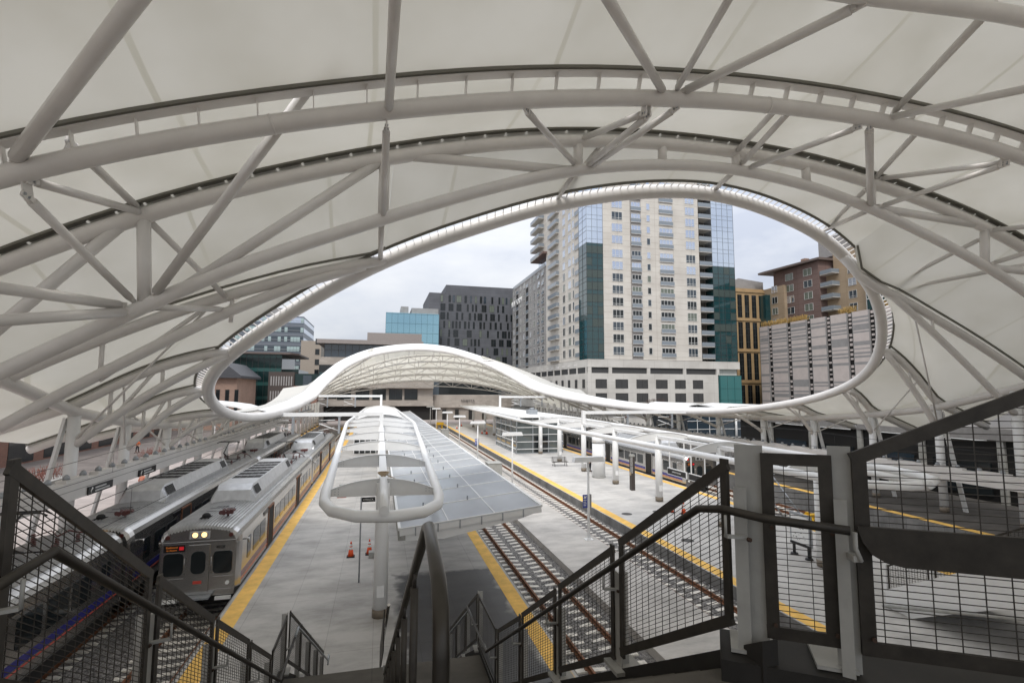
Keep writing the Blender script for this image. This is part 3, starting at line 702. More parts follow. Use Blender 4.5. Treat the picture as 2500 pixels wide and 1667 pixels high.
# ================================================================== PLATFORM CANOPIES
glasspan = mat('grey_translucent_roof_panel', (.62, .645, .675), .14, spec=.7, var=.4, vscale=.42, ramp=(.50, .525, .56), stretch=(1, .6, 1), detail=8)
_n = glasspan.node_tree.nodes; _t = _n.new('ShaderNodeBsdfTranslucent'); _t.inputs['Color'].default_value = (.8, .82, .84, 1); _m = _n.new('ShaderNodeMixShader'); _m.inputs[0].default_value = .45
glasspan.node_tree.links.new(_n['Principled BSDF'].outputs[0], _m.inputs[1]); glasspan.node_tree.links.new(_t.outputs[0], _m.inputs[2]); glasspan.node_tree.links.new(_m.outputs[0], _n['Material Output'].inputs['Surface'])
def hw(Y, yf): return max(.2, 2.05+(Y-20.5)*.042 if Y < 62 else 3.8-(Y-62)*.018) if Y < yf else .2
def small_canopy(label, xc, zl, zs, zr, y0, y1, ribs, cols, side_wing, colr=.27):
    t = thing('platform_canopy', label, 'platform canopy', (xc, cols[0], 0), 'tubular platform canopies')
    # boat shaped ring of tube
    Ls = []; Rs = []
    for k in range(40):
        Y = y0+1.7+(y1-y0-3)*k/39; w = hw(Y, 1e9); Ls.append(Vector((xc-w, Y, zl))); Rs.append(Vector((xc+w, Y, zr)))
    front = []
    w0 = hw(y0+1.7, 1e9)
    for k in range(17):
        a = math.pi*k/16; cx = math.cos(a); sx = math.sin(a)
        ex = math.copysign(abs(cx)**.62, cx)
        front.append(Vector((xc+w0*ex, y0+1.7-1.75*abs(sx)**.62, (zl+zr)/2+(zr-zl)/2*cx)))
    w1 = hw(y1-1.3, 1e9); back = [Vector((xc-w1*math.cos(math.pi*k/12), y1-1.3+1.3*math.sin(math.pi*k/12), (zl+zr)/2-(zr-zl)/2*math.cos(math.pi*k/12))) for k in range(13)]
    ring = resample(front+Ls+back+Rs[::-1], 150, True)
    for it in range(2): ring = [(ring[i-1]+2*ring[i]+ring[(i+1) % 150])/4 for i in range(150)]
    g = G(); g.tube(ring, .185, 16, closed=True); part('edge_tube', g, white, t)
    g = G(); g.tube([(xc, y0, zs-.25), (xc, ribs[0]-.1, zs-.05)], .145, 14); part('spine_tube', g, white, t)
    g = G()
    for a, b in zip(ribs, ribs[1:]): g.box(xc-.16, xc+.16, a+.1, b-.1, zs-.28, zs-.05)
    g.box(xc-.16, xc+.16, ribs[-1], y1-2, zs-.28, zs-.05); part('spine_beam', g, white, t)
    for Y in ribs:
        w = hw(Y, 1e9)-.12; P = []
        for k in range(21):
            u = -1+2*k/20; P.append((xc+w*u, zl+(zr-zl)*(u+1)/2+.08+(.40)*(1-u*u)))
        poly = [(xc-w, zl-.16)]+P+[(xc+w, zr-.16)]
        # arched plate with a flange on top
        g = G(); g.prism(poly, 'y', Y-.012, Y+.012); r = part('cross_rib', g, white, t)
        g = G()
        for a, b in zip(P, P[1:]): g.beam((a[0], Y, a[1]), (b[0], Y, b[1]), .12, .02)
        part('rib_flange', g, white, r)
        g = G()
        for sx in (-1, 1):
            for bx in (.2, .32):
                for bz in (0, .1, .2): g.cyl(xc+sx*(w-bx), Y-.03, zl+.0+bz-.1, zl+bz-.08, .018, n=6)
            for bz in range(5): g.box(xc+sx*.2-.015, xc+sx*.2+.015, Y-.035, Y-.012, zs-.5+bz*.09, zs-.47+bz*.09)
        part('bolt', g, galv, r, kind='stuff')
    for Y in cols:
        g = G(); g.cyl(xc, Y, .28, zs-.15, colr, colr*.93, 20); g.box(xc-.13, xc+.13, Y-colr-.01, Y-colr+.03, .75, 1.15); c = part('column', g, white, t)
        g = G(); g.cyl(xc, Y, 0, .29, colr+.02, n=20); part('column_foot', g, brownbase, c)
    return t
ribY = [20.5+7.5*k for k in range(12)]
cc = small_canopy('white tubular canopy over the centre platform with open arched ribs and a glazed side wing', .22, 4.52, 4.95, 4.42, 16.2, 118, ribY, [20.4, 35.5, 50.5, 65.5, 80.5, 95.5], 1)
# glazed wing of the centre canopy (rises towards the right)
def wing(t, X0, Z0, X1, Z1, ya, yb, step, solid=False):
    def z(x): return Z0+(Z1-Z0)*(x-X0)/(X1-X0)
    y = ya; k = 0; d = 1 if X1 > X0 else -1
    while y < yb-.1:
        y2 = min(y+step, yb)
        g = G(); n = len(g.v); hh = .035
        a, b = X0, X1
        g.v += [(a, y+.03, Z0+hh), (b, y+.03, Z1+hh), (b, y2-.03, Z1+hh), (a, y2-.03, Z0+hh), (a, y+.03, Z0), (b, y+.03, Z1), (b, y2-.03, Z1), (a, y2-.03, Z0)]
        for q in ((0, 1, 2, 3), (7, 6, 5, 4), (0, 4, 5, 1), (1, 5, 6, 2), (2, 6, 7, 3), (3, 7, 4, 0)): g.face(q)
        part('roof_panel', g, white if solid else glasspan, t)
        y = y2; k += 1
    g = G(); y = ya
    while y < yb+.1:
        g.beam((X0, y, Z0+.05), (X1, y, Z1+.05), .05, .04)
        y += step
    for u in (.33, .66):
        x = X0+(X1-X0)*u; g.beam((x, ya, z(x)+.045), (x, yb, z(x)+.045), .035, .02)
    g.beam((X1, ya, Z1+.03), (X1, yb, Z1+.03), .10, .10); g.beam((X0, ya, Z0+.03), (X0, yb, Z0+.03), .10, .10)
    part('glazing_bar', g, white, t)
    g = G(); y = ya+.12
    while y < yb:
        xa, xb = X0, X1
        poly = [(xa, Z0-.04), (xb, Z1-.04), (xb, Z1-.16), (xa+(xb-xa)*.85, z(xa+(xb-xa)*.85)-.34), (xa+(xb-xa)*.3, Z0-.42), (xa, Z0-.42)]
        g.prism(poly, 'y', y-.06, y+.06); y += 3.75
    part('wing_bracket', g, white, t)
    g = G(); g.beam((X0, ya-.02, Z0-.1), (X1, ya-.02, Z1-.1), .03, .22); part('fascia', g, white, t)
    g = G(); g.box(X0-d*.05, X0+d*.22, ya, yb, Z0-.38, Z0-.02); part('gutter', g, boxgrey, t)
    g = G()
    for k in range(6):
        x = X0+(X1-X0)*(k+.7)/6.6; g.box(x-.02, x+.02, ya-.06, ya-.02, z(x)-.28, z(x)+.02)
    y = ya+step
    while y < yb:
        for u in (.2, .55): x = X0+(X1-X0)*u; g.box(x-.03, x+.03, y-.03, y+.03, z(x)+.05, z(x)+.22)
        y += step
    part('panel_clip', g, galv, t, kind='stuff')
wing(cc, .85, 3.1, 6.38, 3.68, 20.1, 116, 3.0)
g = G(); g.grid([[Vector((.22+u*2.9, Y, 4.55+.55*(1-u*u))) for u in [-1+2*k/12 for k in range(13)]] for Y in (70, 80, 90, 100, 110)])
part('shell_roof', g, white, cc)
g = G()
for k in range(9):
    a = random.uniform(0, 6.3); g.tube([(.22+.16*math.cos(a+q*.9)*(.6+.1*k), 21.0+.22*math.sin(a+q*.9), 4.98+.015*k) for q in range(6)], .018, 6)
g.tube([(.3, 21.1, 5.0), (.55, 20.9, 4.92), (.8, 20.7, 4.84)], .018, 6)
solo('rope_coil', g, rope, 'coil of tan rope tied round the spine of the centre canopy', 'rope')
rribs = [21+7.5*k for k in range(6)]
rc = small_canopy('white tubular canopy on a row of round columns over the pale platform with the bench', 20.85, 4.55, 4.95, 4.75, 15.7, 118, rribs, [21.0, 28.5, 36.0, 43.5, 51.0, 58.5, 66.0, 81, 94.7, 103.3, 117.0], 1)
g = G(); g.box(18.0, 24.4, 66, 117.5, 4.70, 4.82); g.beam((17.9, 66, 4.74), (17.9, 117.5, 4.74), .3, .3); part('flat_roof', g, white, rc)
# ------------------------------------------------------------------ catenary gantries from canopy spine to rim
def gantry(label, xp, Y, zb, xe, d):
    t = thing('catenary_gantry', label, 'gantry', (xp, Y, 4.9), 'overhead wire gantries')
    g = G(); g.box(xp-.17, xp+.17, Y-.17, Y+.17, 4.85, zb+.2); part('post', g, white, t)
    g = G(); g.box(min(xp+d*.17, xe), max(xp+d*.17, xe), Y-.13, Y+.13, zb-.17, zb+.15); part('beam', g, white, t)
    for u in (.42, .86):
        x = xp+(xe-xp)*u
        g = G(); g.box(x-.09, x+.09, Y-.09, Y+.09, zb-1.75, zb-.17); g.box(x-.2, x+.2, Y-.12, Y+.12, zb-.22, zb-.17); p = part('drop_post', g, galv, t)
        g = G(); g.tube([(x, Y, zb-1.5), (x-1.7, Y, zb-.85)], .035, 8); g.tube([(x, Y, zb-.5), (x-1.7, Y, zb-.55)], .03, 8); g.tube([(x-.4, Y, zb-1.2), (x-1.75, Y, zb-1.45)], .025, 8)
        part('cantilever_arm', g, white, p)
        g = G()
        for k in range(5): g.cyl(x-.12-.05*k, Y, zb-.56+.0*k, zb-.46, .05, n=8)
        part('insulator', g, insul, p)
    return t
gantry('white box beam gantry from the centre canopy spine to the rim, low in front', .22, 50, 6.05, -8.75, -1)
gantry('tall white box beam gantry far along the centre canopy', .22, 85, 7.32, -9.2, -1)
gantry('white box beam gantry rising off the round column canopy beside the glass lift house', 20.85, 51, 6.02, 33.0, 1)
gantry('white goalpost gantry at the far end of the flat roof behind the lift house', 20.85, 90, 7.15, 30, 1)
for i, (x, z, n) in enumerate(((-7.1, 4.6, 'over the train with lit headlamps'), (-11.45, 4.6, 'over the train beside the sign girder'), (28.15, 4.7, 'over the train facing the hanging signs'))):
    g = G()
    for dz in (0, .75):
        g.tube([(x, y, z+dz-.0*y+(.25*((y % 30)/15-1)**2 if dz else 0)) for y in range(6, 121, 3)], .011, 5)
    for y in range(9, 120, 9): g.tube([(x, y, z), (x, y, z+.78)], .006, 4)
    solo('overhead_wire', g, black, 'thin black overhead contact wire '+n, 'overhead wire', 'overhead wires')

# ================================================================== TRAINS
CL = 23.8
def body_profile():
    P = [(-1.52, .98), (-1.56, 1.25), (-1.56, 3.05), (-1.53, 3.35), (-1.45, 3.52), (-1.30, 3.64)]
    n = 19
    for k in range(n+1):
        x = -1.22+2.44*k/n; z = 3.69+.16*(1-(x/1.22)**2)
        P.append((x-.034, z)); P.append((x-.022, z+.042)); P.append((x+.022, z+.042)); P.append((x+.034, z))
    return P+[(-x, z) for x, z in P[5::-1]]
PROF = body_profile()
def make_car(label, loc):
    t = thing('train_car', label, 'train car', loc, 'electric commuter train cars')
    g = G()
    # body skin: roof faces on material 1
    def ring(y, sx=1.0, dz=0):
        b = len(g.v); g.v.extend([(x*sx, y, z+(dz if z > 3.2 else 0)) for x, z in PROF]); return b
    Nn = len(PROF); ys = [(0, .90, -.17), (.10, .955, -.07), (.32, 1, 0), (CL-.32, 1, 0), (CL-.1, .965, -.05), (CL, .92, -.12)]
    rs = [ring(*q) for q in ys]
    for a, b in zip(rs, rs[1:]):
        for i in range(Nn-1):
            roof = 5 <= i < Nn-6
            g.face((a+i, a+i+1, b+i+1, b+i), 1 if roof else 0, False)
        g.face((a+Nn-1, a, b, b+Nn-1), 0)
    g.face(tuple(range(rs[0], rs[0]+Nn))[::-1], 0); g.face(tuple(range(rs[-1], rs[-1]+Nn)), 0)
    b = part('body', g, [steel, roofsteel], t, True)
    P = lambda name, g, m, par=t, **k: part(name, g, m, par, True, **k)
    for s in (-1, 1):
        g = G(); x = s*1.562
        g.box(x-.006, x+.006, .34, CL-.34, 1.52, 1.76); P('stripe', g, purple)
        g = G(); g.box(x-.006, x+.006, .34, CL-.34, 1.42, 1.465); P('stripe', g, redline)
        g = G(); g.box(x-.004, x+.004, .34, CL-.34, 1.02, 1.05); P('rubbing_strip', g, rubber)
        for y in (1.55, 2.95, 4.35, 8.1, 9.55, 11.0, 12.45, 13.9, 17.9, 19.3, 20.7, 22.3):
            w = .62 if y in (1.55, 22.3) else 1.18
            g = G(); pts = [(y-w/2+cx, 2.02+cz) for cx, cz in ((.06, 0), (w-.06, 0), (w, .06), (w, .84), (w-.06, .9), (.06, .9), (0, .84), (0, .06))]
            g.prism(pts, 'x', x-.012, x+.012); P('window', g, glassd)
        for y in (6.3, 15.9):
            g = G(); g.box(x-.016, x+.016, y-.62, y+.62, 1.16, 3.2); dr = P('door', g, dark)
            g = G(); g.box(x-.03, x+.03, y-.70, y-.60, 1.16, 3.28); g.box(x-.03, x+.03, y+.60, y+.70, 1.16, 3.28); g.box(x-.03, x+.03, y-.7, y+.7, 3.2, 3.28); part('door_frame', g, rust if s > 0 else steel, dr, True)
        for y in (5.0, 17.0):
            g = G(); g.box(x-.012, x+.012, y-.5, y+.5, 3.08, 3.27); P('side_sign', g, black)
        g = G(); g.tube([(x-s*.05, .75, 3.0), (x+s*.16, .72, 3.02), (x+s*.16, .72, 2.86)], .045, 8); P('mirror', g, steel)
    # roof unit
    g = G(); y0, y1 = 4.9, 15.8
    sec = [(-1.08, 3.72), (-1.06, 4.05), (-.80, 4.60), (.80, 4.60), (1.06, 4.05), (1.08, 3.72)]
    def sring(y, k, dz): q = len(g.v); g.v.extend([(x*k, y, 3.72+(z-3.72)*dz) for x, z in sec]); return q
    rr = [sring(y0-.10, .96, .05), sring(y0+.05, .98, .72), sring(y0+.42, 1, 1), sring(y1, 1, 1), sring(y1+.35, .97, .6), sring(y1+.5, .93, .1)]
    for a, c_ in zip(rr, rr[1:]):
        for i in range(5): g.face((a+i, a+i+1, c_+i+1, c_+i), 0, False)
    g.face(tuple(rr[0]+i for i in range(6))[::-1]); g.face(tuple(rr[-1]+i for i in range(6)))
    u = P('roof_unit', g, podm)
    g = G();     y = y0+2.4
    while y < y1-2: g.box(-.72, .72, y, y+.85, 4.595, 4.61); y += 1.15
    part('grille', g, dark, u, True)
    g = G(); y = y0+2.4
    while y < y1-2:
        for dx in (-.36, .0, .36): g.box(dx-.02, dx+.02, y, y+.85, 4.608, 4.62)
        y += 1.15
    for s in (-1, 1):
        for q in range(8): g.beam((s*1.045, y0+.33+q*.13, 4.1), (s*.86, y0+.33+q*.13, 4.5), .06, .03)
        for q in range(8): g.beam((s*1.045, y1-.33-q*.13, 4.1), (s*.86, y1-.33-q*.13, 4.5), .06, .03)
    part('louvre', g, greyglass, u, True)
    # pantograph and insulators behind the roof unit
    g = G(); yb = 19.3
    g.tube([(-.75, yb-1, 3.98), (.75, yb-1, 3.98), (.75, yb+1, 3.98), (-.75, yb+1, 3.98)], .04, 6, closed=True)
    g.tube([(0, yb+.9, 4.0), (.0, yb-.6, 4.62)], .045, 8); g.tube([(0, yb-.6, 4.62), (0, yb+.75, 5.35)], .035, 8)
    g.tube([(-.8, yb+.75, 5.28), (-.6, yb+.75, 5.38), (.6, yb+.75, 5.38), (.8, yb+.75, 5.28)], .03, 6); g.tube([(-.8, yb+.5, 5.28), (-.6, yb+.5, 5.37), (.6, yb+.5, 5.37), (.8, yb+.5, 5.28)], .03, 6)
    pg = P('pantograph', g, black)
    g = G()
    for x, y in ((-.7, 18.2), (.7, 18.2), (-.7, 20.5), (.7, 20.5), (.35, 21.4), (.75, 21.9), (-.45, 21.6), (-.8, 22.2), (.1, 17.0), (.6, 16.9)):
        for q in range(5): g.cyl(x, y, 3.86+q*.06, 3.9+q*.06, .085-.004*q, .06, 10)
    part('insulator', g, insul, pg, True)
    g = G(); g.tube([(.35, 21.4, 4.2), (.55, 21.7, 4.32), (.75, 21.9, 4.2), (.9, 22.4, 4.05), (1.0, 22.9, 3.8)], .035, 6); g.tube([(-.45, 21.6, 4.2), (-.1, 21.9, 4.3), (.35, 21.4, 4.2)], .02, 6); part('roof_cable', g, insul, pg, True)
    # cab roof fittings
    g = G(); g.box(-.36, .04, 1.0, 1.5, 3.86, 3.90); g.lathe([(.17, 0), (.16, .1), (.1, .16), (0, .17)], -.16, 1.25, 3.89, 12); P('antenna', g, rubber)
    g = G()
    for k, (dx, dl) in enumerate(((-.22, .3), (-.08, .42), (.08, .36), (.2, .28))):
        g.tube([(.62+dx, 1.6, 4.02), (.62+dx, 1.6-dl*.6, 4.03), (.62+dx, 1.6-dl, 4.04)], [.03, .04, .095], 10)
        g.tube([(.62+dx, 1.6, 4.02), (.62+dx, 1.6+dl*.6, 4.05)], [.03, .08], 10)
    g.cyl(.62, 1.6, 3.82, 4.03, .05, n=8); P('air_horn', g, insul)
    g = G()
    for y in (2.4, 3.0):
        g.box(-.5, .5, y, y+.03, 3.88, 3.895); g.box(.49, .52, y, y+.35, 3.88, 3.895)
    for k in range(14): g.box(-.1+random.uniform(-.25, .25), -.1+.3, 3.2+k*.02, 3.21+k*.02, 3.885, 3.892)
    P('roof_hatch', g, greyglass)
    # cab front
    yf = -.02
    def rrect(x0, x1, z0, z1, r):
        out = []
        for cx, cz, a0 in ((x1-r, z0+r, -90), (x1-r, z1-r, 0), (x0+r, z1-r, 90), (x0+r, z0+r, 180)):
            for k in range(5): a = rad(a0+k*22.5); out.append((cx+r*math.cos(a), cz+r*math.sin(a)))
        return out
    for x0, x1, nme in ((-1.29, -.57, 'cab_window'), (.55, 1.27, 'cab_window')):
        g = G(); g.prism(rrect(x0, x1, 1.86, 2.76, .16), 'y', yf-.012, yf+.05); P(nme, g, glassd)
    g = G(); g.box(-.40, .40, yf-.03, yf+.03, 1.14, 3.05); d = P('end_door', g, steel)
    g = G(); g.prism(rrect(-.27, .27, 1.90, 2.80, .2), 'y', yf-.045, yf); part('door_window', g, glassd, d, True)
    g = G(); 
    for s in (-1, 1): g.tube([(s*.5, yf, 1.9), (s*.5, yf-.09, 1.92), (s*.5, yf-.09, 2.55), (s*.5, yf, 2.57)], .014, 6)
    P('grab_rail', g, steel)
    g = G(); g.box(-.38, .38, yf-.02, yf+.1, 3.30, 3.60); lp = P('headlamp_panel', g, podm)
    for s in (-.17, .17):
        g = G(); g.tube([(s, yf-.03, 3.46), (s, yf-.02, 3.46)], .105, 16); hl = P('headlamp', g, lamp_on)
        g = G(); g.tube([(s, yf-.035, 3.46), (s, yf-.015, 3.46)], [.13, .13], 16, sm=False); part('lamp_bezel', G().tube([(s+.125*math.cos(k*.4189), yf-.035, 3.46+.125*math.sin(k*.4189)) for k in range(15)], .022, 6, closed=True), steel, hl, True)
    for s in (-1, 1):
        g = G(); g.tube([(s*1.18, yf-.03, 3.40), (s*1.18, yf+.06, 3.40)], .085, 14); P('marker_lamp', g, insul)
        g = G(); g.tube([(s*1.12, yf-.03, 1.46), (s*1.12, yf+.06, 1.46)], .075, 14); P('lower_lamp', g, reflw)
    g = G(); g.box(-1.30, -.52, yf-.03, yf+.04, 2.82, 3.10); ds = P('destination_sign', g, black)
    text(ds, 'Eastbound', (-1.0, yf-.035, 3.01), .10, (rad(90), 0, 0), led_amber); text(ds, 'to Airport', (-1.0, yf-.035, 2.90), .09, (rad(90), 0, 0), led_amber)
    g = G(); g.box(-.73, -.56, yf-.036, yf-.028, 2.89, 3.03); part('red_display', g, led_red, ds, True)
    text(d, '4028', (.80, yf+.002, 2.92), .17, (rad(90), 0, 0), black, 'fleet_number', depth=.02)
    g = G(); g.box(-1.42, 1.42, yf-.025, yf+.02, 3.16, 3.19)
    for z in (1.2, 1.72):
        g.box(-1.4, -.55, yf-.02, yf+.01, z, z+.02); g.box(.55, 1.3, yf-.02, yf+.01, z, z+.02)
    P('front_trim', g, steel)
    g = G(); g.box(-.16, .16, yf-.04, yf-.02, 1.50, 1.62); P('warning_plate', g, redline)
    g = G(); g.box(-.55, .55, yf-.42, yf, .98, 1.05); P('step_plate', g, galv)
    g = G(); g.box(-1.3, -.7, yf-.1, yf, .82, .95); g.box(.7, 1.3, yf-.1, yf, .82, .95); P('anticlimber', g, reflw)
    g = G(); g.box(-.14, .14, -.55, .3, .62, .88); g.tube([(0, -.62, .74), (0, -.5, .74)], .16, 10); P('coupler', g, rubber)
    g = G(); g.box(-1.35, 1.35, .6, CL-.6, .45, 1.0); P('underframe', g, dark)
    for y in (3.4, CL-3.4):
        g = G()
        for s in (-1, 1): g.box(s*.95-.1, s*.95+.1, y-1.8, y+1.8, .35, .72)
        bg_ = P('bogie', g, dark)
        for dy in (-1.25, 1.25):
            g = G(); g.tube([(-.82, y+dy, .42), (-.68, y+dy, .42)], .42, 18); g.tube([(.68, y+dy, .42), (.82, y+dy, .42)], .42, 18); g.tube([(-.7, y+dy, .42), (.7, y+dy, .42)], .08, 8); part('wheelset', g, rust, bg_, True)
    return t
ZR = -1.2
c0 = make_car('silver train car with two lit headlamps and number 4028 on its front', (-7.1, 24.6, ZR))
dup(c0, (-7.1, 48.9, ZR), 'second silver car behind the front car with lit headlamps')
dup(c0, (-11.45, 1.1, ZR), 'silver train car seen through the wire mesh of the stair railing')
dup(c0, (-11.45, 25.4, ZR), 'silver train car whose roof unit stands beside the girder with black direction signs')
dup(c0, (-11.45, 49.7, ZR), 'silver train car beneath the low gantry, last of the train beside the sign girder')
dk_ = dup(c0, (28.2, 41.6, ZR), 'silver car with its dark front end behind the black hanging signs')
def all_children(o):
    for ch in o.children: yield ch; yield from all_children(ch)
for ch in all_children(dk_):
    if ch.name.startswith('headlamp') and 'panel' not in ch.name: ch.data = ch.data.copy(); ch.data.materials[0] = black
    if ch.name.startswith('marker_lamp'): ch.data = ch.data.copy(); ch.data.materials[0] = led_red
dup(c0, (28.2, 65.9, ZR), 'silver purple striped train car seen behind the glass lift house')

# ================================================================== PLATFORM FURNITURE
def lamp(label, y, sign=False):
    x = 11.92
    t = thing('lamp_post', label, 'lamp post', (x, y, -.25), 'lamp posts between the tracks')
    g = G(); g.tube([(x, y, -.13), (x, y, 4.2)], [.085, .06], 12); part('pole', g, white, t)
    g = G(); g.box(x-.24, x+.24, y-.2, y+.2, -.25, -.21)
    g.cyl(x, y, -.21, -.13, .12, n=12); part('base_plate', g, white, t)
    g = G(); n = len(g.v)
    g.prism([(x-.95, 4.17), (x+.95, 4.17), (x+.86, 4.46), (x-.86, 4.46)], 'y', y-.22, y+.22); h = part('lamp_head', g, white, t)
    g = G(); g.box(x-.8, x-.12, y-.12, y+.12, 4.155, 4.169); g.box(x+.12, x+.8, y-.12, y+.12, 4.155, 4.169); part('lens', g, reflw, h)
    if sign:
        g = G(); g.box(x-.36, x-.06, y-.02, y+.0, 1.55, 2.3); s = part('notice', g, signblue, t)
        q = G()
        for k in range(1, 6): q.box(x-.32, x-.12-.03*(k % 2), y-.024, y-.021, 2.18-k*.1, 2.21-k*.1)
        part('print', q, reflw, s)
        g = G(); g.prism([(x-.27, 2.12), (x-.15, 2.12), (x-.12, 2.24), (x-.21, 2.19), (x-.30, 2.24)], 'y', y-.025, y-.02); part('emblem', g, reflw, s)
        g = G(); g.box(x+.03, x+.2, y+.02, y+.1, 1.6, 2.3); part('panel_box', g, greypanel, t)
ords = ['first', 'second', 'third', 'fourth', 'fifth', 'sixth', 'seventh and last']
for k, y in enumerate((28.5, 46.3, 63.6, 78.8, 93.5, 112.5, 126)):
    lamp(('tall white lamp post on the island carrying a blue notice and a flat grey box' if k == 0 else '%s white lamp post along the island counted from the blue notice' % ords[k]), y, k in (0, 2))
def cone(label, x, y, z=0.0, s=1.0):
    t = thing('traffic_cone', label, 'traffic cone', (x, y, z), 'orange traffic cones')
    g = G(); g.box(-.19*s, .19*s, -.19*s, .19*s, 0, .04*s); part('base', g, rubber, t, True)
    g = G(); g.tube([(0, 0, .04*s), (0, 0, .36*s)], [.15*s, .095*s], 18); g.tube([(0, 0, .475*s), (0, 0, .52*s)], [.073*s, .066*s], 18); g.tube([(0, 0, .62*s), (0, 0, .74*s)], [.049*s, .025*s], 18); part('cone_body', g, orange, t, True)
    g = G(); g.tube([(0, 0, .36*s), (0, 0, .475*s)], [.095*s, .073*s], 18); g.tube([(0, 0, .52*s), (0, 0, .62*s)], [.066*s, .049*s], 18); part('reflective_band', g, reflw, t, True)
cone('orange cone standing alone on the open centre platform', -1.19, 27.7); cone('orange cone beside the foot of the centre canopy column', -.3, 27.9)
cone('tall orange cone near the glass lift house', 19.9, 97, -.05, 1.5); cone('short orange cone beside the tall one at the lift house', 19.3, 98.5, -.05, 1.1)
cone('orange cone behind the railing mesh near the two manhole covers', 20.3, 31.9, -.05, 1.1); cone('reddish cone leaning against another behind the railing mesh', 19.85, 32.6, -.05, .8); cone('orange cone by the yellow edge, seen through the railing mesh', 24.2, 30.6, -.05, 1.3)
cone('tiny red cone beside the white notice frame far away', 18.6, 120, -.05, 1.2); cone('tiny red cone at the far end of the tracks', 16.4, 112, -.05, 1.1)
# TRACK 2 sign
t = thing('track_sign', 'black TRACK 2 sign with arrow on a thin post behind the canopy loop', 'sign', (-.66, 24, 0))
g = G(); g.cyl(-.66, 24, 0, 3.6, .035, n=10); part('post', g, galv, t)
g = G(); g.box(-.63, -.06, 23.97, 24.03, 3.40, 3.59); sb = part('sign_face', g, black, t)
text(sb, 'TRACK 2', (-.285, 23.965, 3.495), .12, (rad(90), 0, 0), reflw, depth=.002)
g = G(); g.box(-.56, -.51, 23.963, 23.968, 3.487, 3.503); g.prism([(-.585, 3.495), (-.55, 3.53), (-.55, 3.46)], 'y', 23.963, 23.968); part('arrow', g, reflw, sb)
for k, y in enumerate((24.2, 26.3)):
    g = G(); g.tube([(.1, y, 3.75), (-1.75, y, 3.75)], .05, 8); a_ = part('light_arm', g, white, cc)
    g = G(); g.box(-1.7, -.5, y-.09, y+.09, 3.62, 3.70); part('strip_light', g, reflw, a_)
g = G(); g.box(-1.75, -1.35, 25.0, 25.04, 3.42, 3.56); solo('platform_number_plate', g, orange, 'small orange plate hung under the ribs of the centre canopy', 'plate')
# loudspeaker and box at the column
g = G(); g.tube([(-.1, 20.2, 3.6), (-.2, 20.0, 3.6)], .12, 14); solo('loudspeaker', g, white, 'white round loudspeaker clamped on the canopy column', 'loudspeaker')
g = G(); g.box(-.32, -.02, 27.2, 27.6, 0, .28); solo('concrete_block', g, boxgrey, 'grey concrete block behind the canopy column', 'block')
# electrical cabinet
def cabinet(label, x, y, w, d, h, z):
    t = thing('electrical_cabinet', label, 'cabinet', (x, y, z)); g = G(); g.box(x-w/2, x+w/2, y-d/2, y+d/2, z+.1, z+h); g.box(x-w/2-.05, x+w/2+.05, y-d/2-.05, y+d/2+.05, z+h, z+h+.06); g.box(x-w/2-.1, x+w/2+.1, y-d/2-.1, y+d/2+.1, z, z+.1); part('casing', g, boxgrey, t)
    for k in range(2):
        g = G(); xx = x-w/2+w*(k+.5)/2; g.box(xx-w/4+.04, xx+w/4-.04, y-d/2-.02, y-d/2, z+.2, z+h-.1); dd = part('door', g, boxgrey, t); g = G(); g.box(xx+w/8, xx+w/8+.04, y-d/2-.05, y-d/2-.02, z+h*.5, z+h*.6); part('handle', g, galv, dd)
cabinet('grey steel electrical cabinet on the island beside the lamp posts', 11.05, 50.3, 1.35, 1.6, 1.45, -.25)
cabinet('small grey cabinet farther along the island', 11.3, 92, 1.3, 1.5, 1.6, -.25)
# ventilation drum
t = thing('ventilation_drum', 'thick white cylindrical ventilation drum standing by the person in dark uniform', 'vent', (20.85, 47.2, -.05)); g = G(); g.cyl(20.85, 47.2, .1, 3.2, .62, n=32); part('drum', g, white, t)
g = G(); g.cyl(20.85, 47.2, 3.2, 3.26, .6, n=32); part('band', g, dark, t); g = G(); g.cyl(20.85, 47.2, 3.26, 3.78, .63, n=32); part('cap', g, white, t); g = G(); g.cyl(20.85, 47.2, -.05, .1, .65, n=32); part('foot', g, boxgrey, t)
# totem
t = thing('station_totem', 'dark brown totem post with white vertical lettering on the pale platform', 'totem', (20.95, 40.5, -.05)); g = G(); g.box(20.78, 21.12, 40.33, 40.67, -.05, 2.75); post_ = part('post', g, mat('brown_totem', (.055, .045, .04), .5), t)
g = G(); g.box(20.76, 21.14, 40.31, 40.69, 2.75, 2.92); part('cap', g, boxgrey, t)
text(post_, 'UNION STATION', (20.86, 40.325, 2.05), .17, (rad(90), rad(-90), 0), reflw, depth=.002); 
text(post_, 'UNION STATION', (20.775, 40.42, 2.05), .17, (rad(90), rad(-90), rad(-90)), reflw, depth=.002)
g = G(); g.box(20.745, 20.78, 40.36, 40.6, 1.2, 1.45); part('notice', g, tanclad, t)
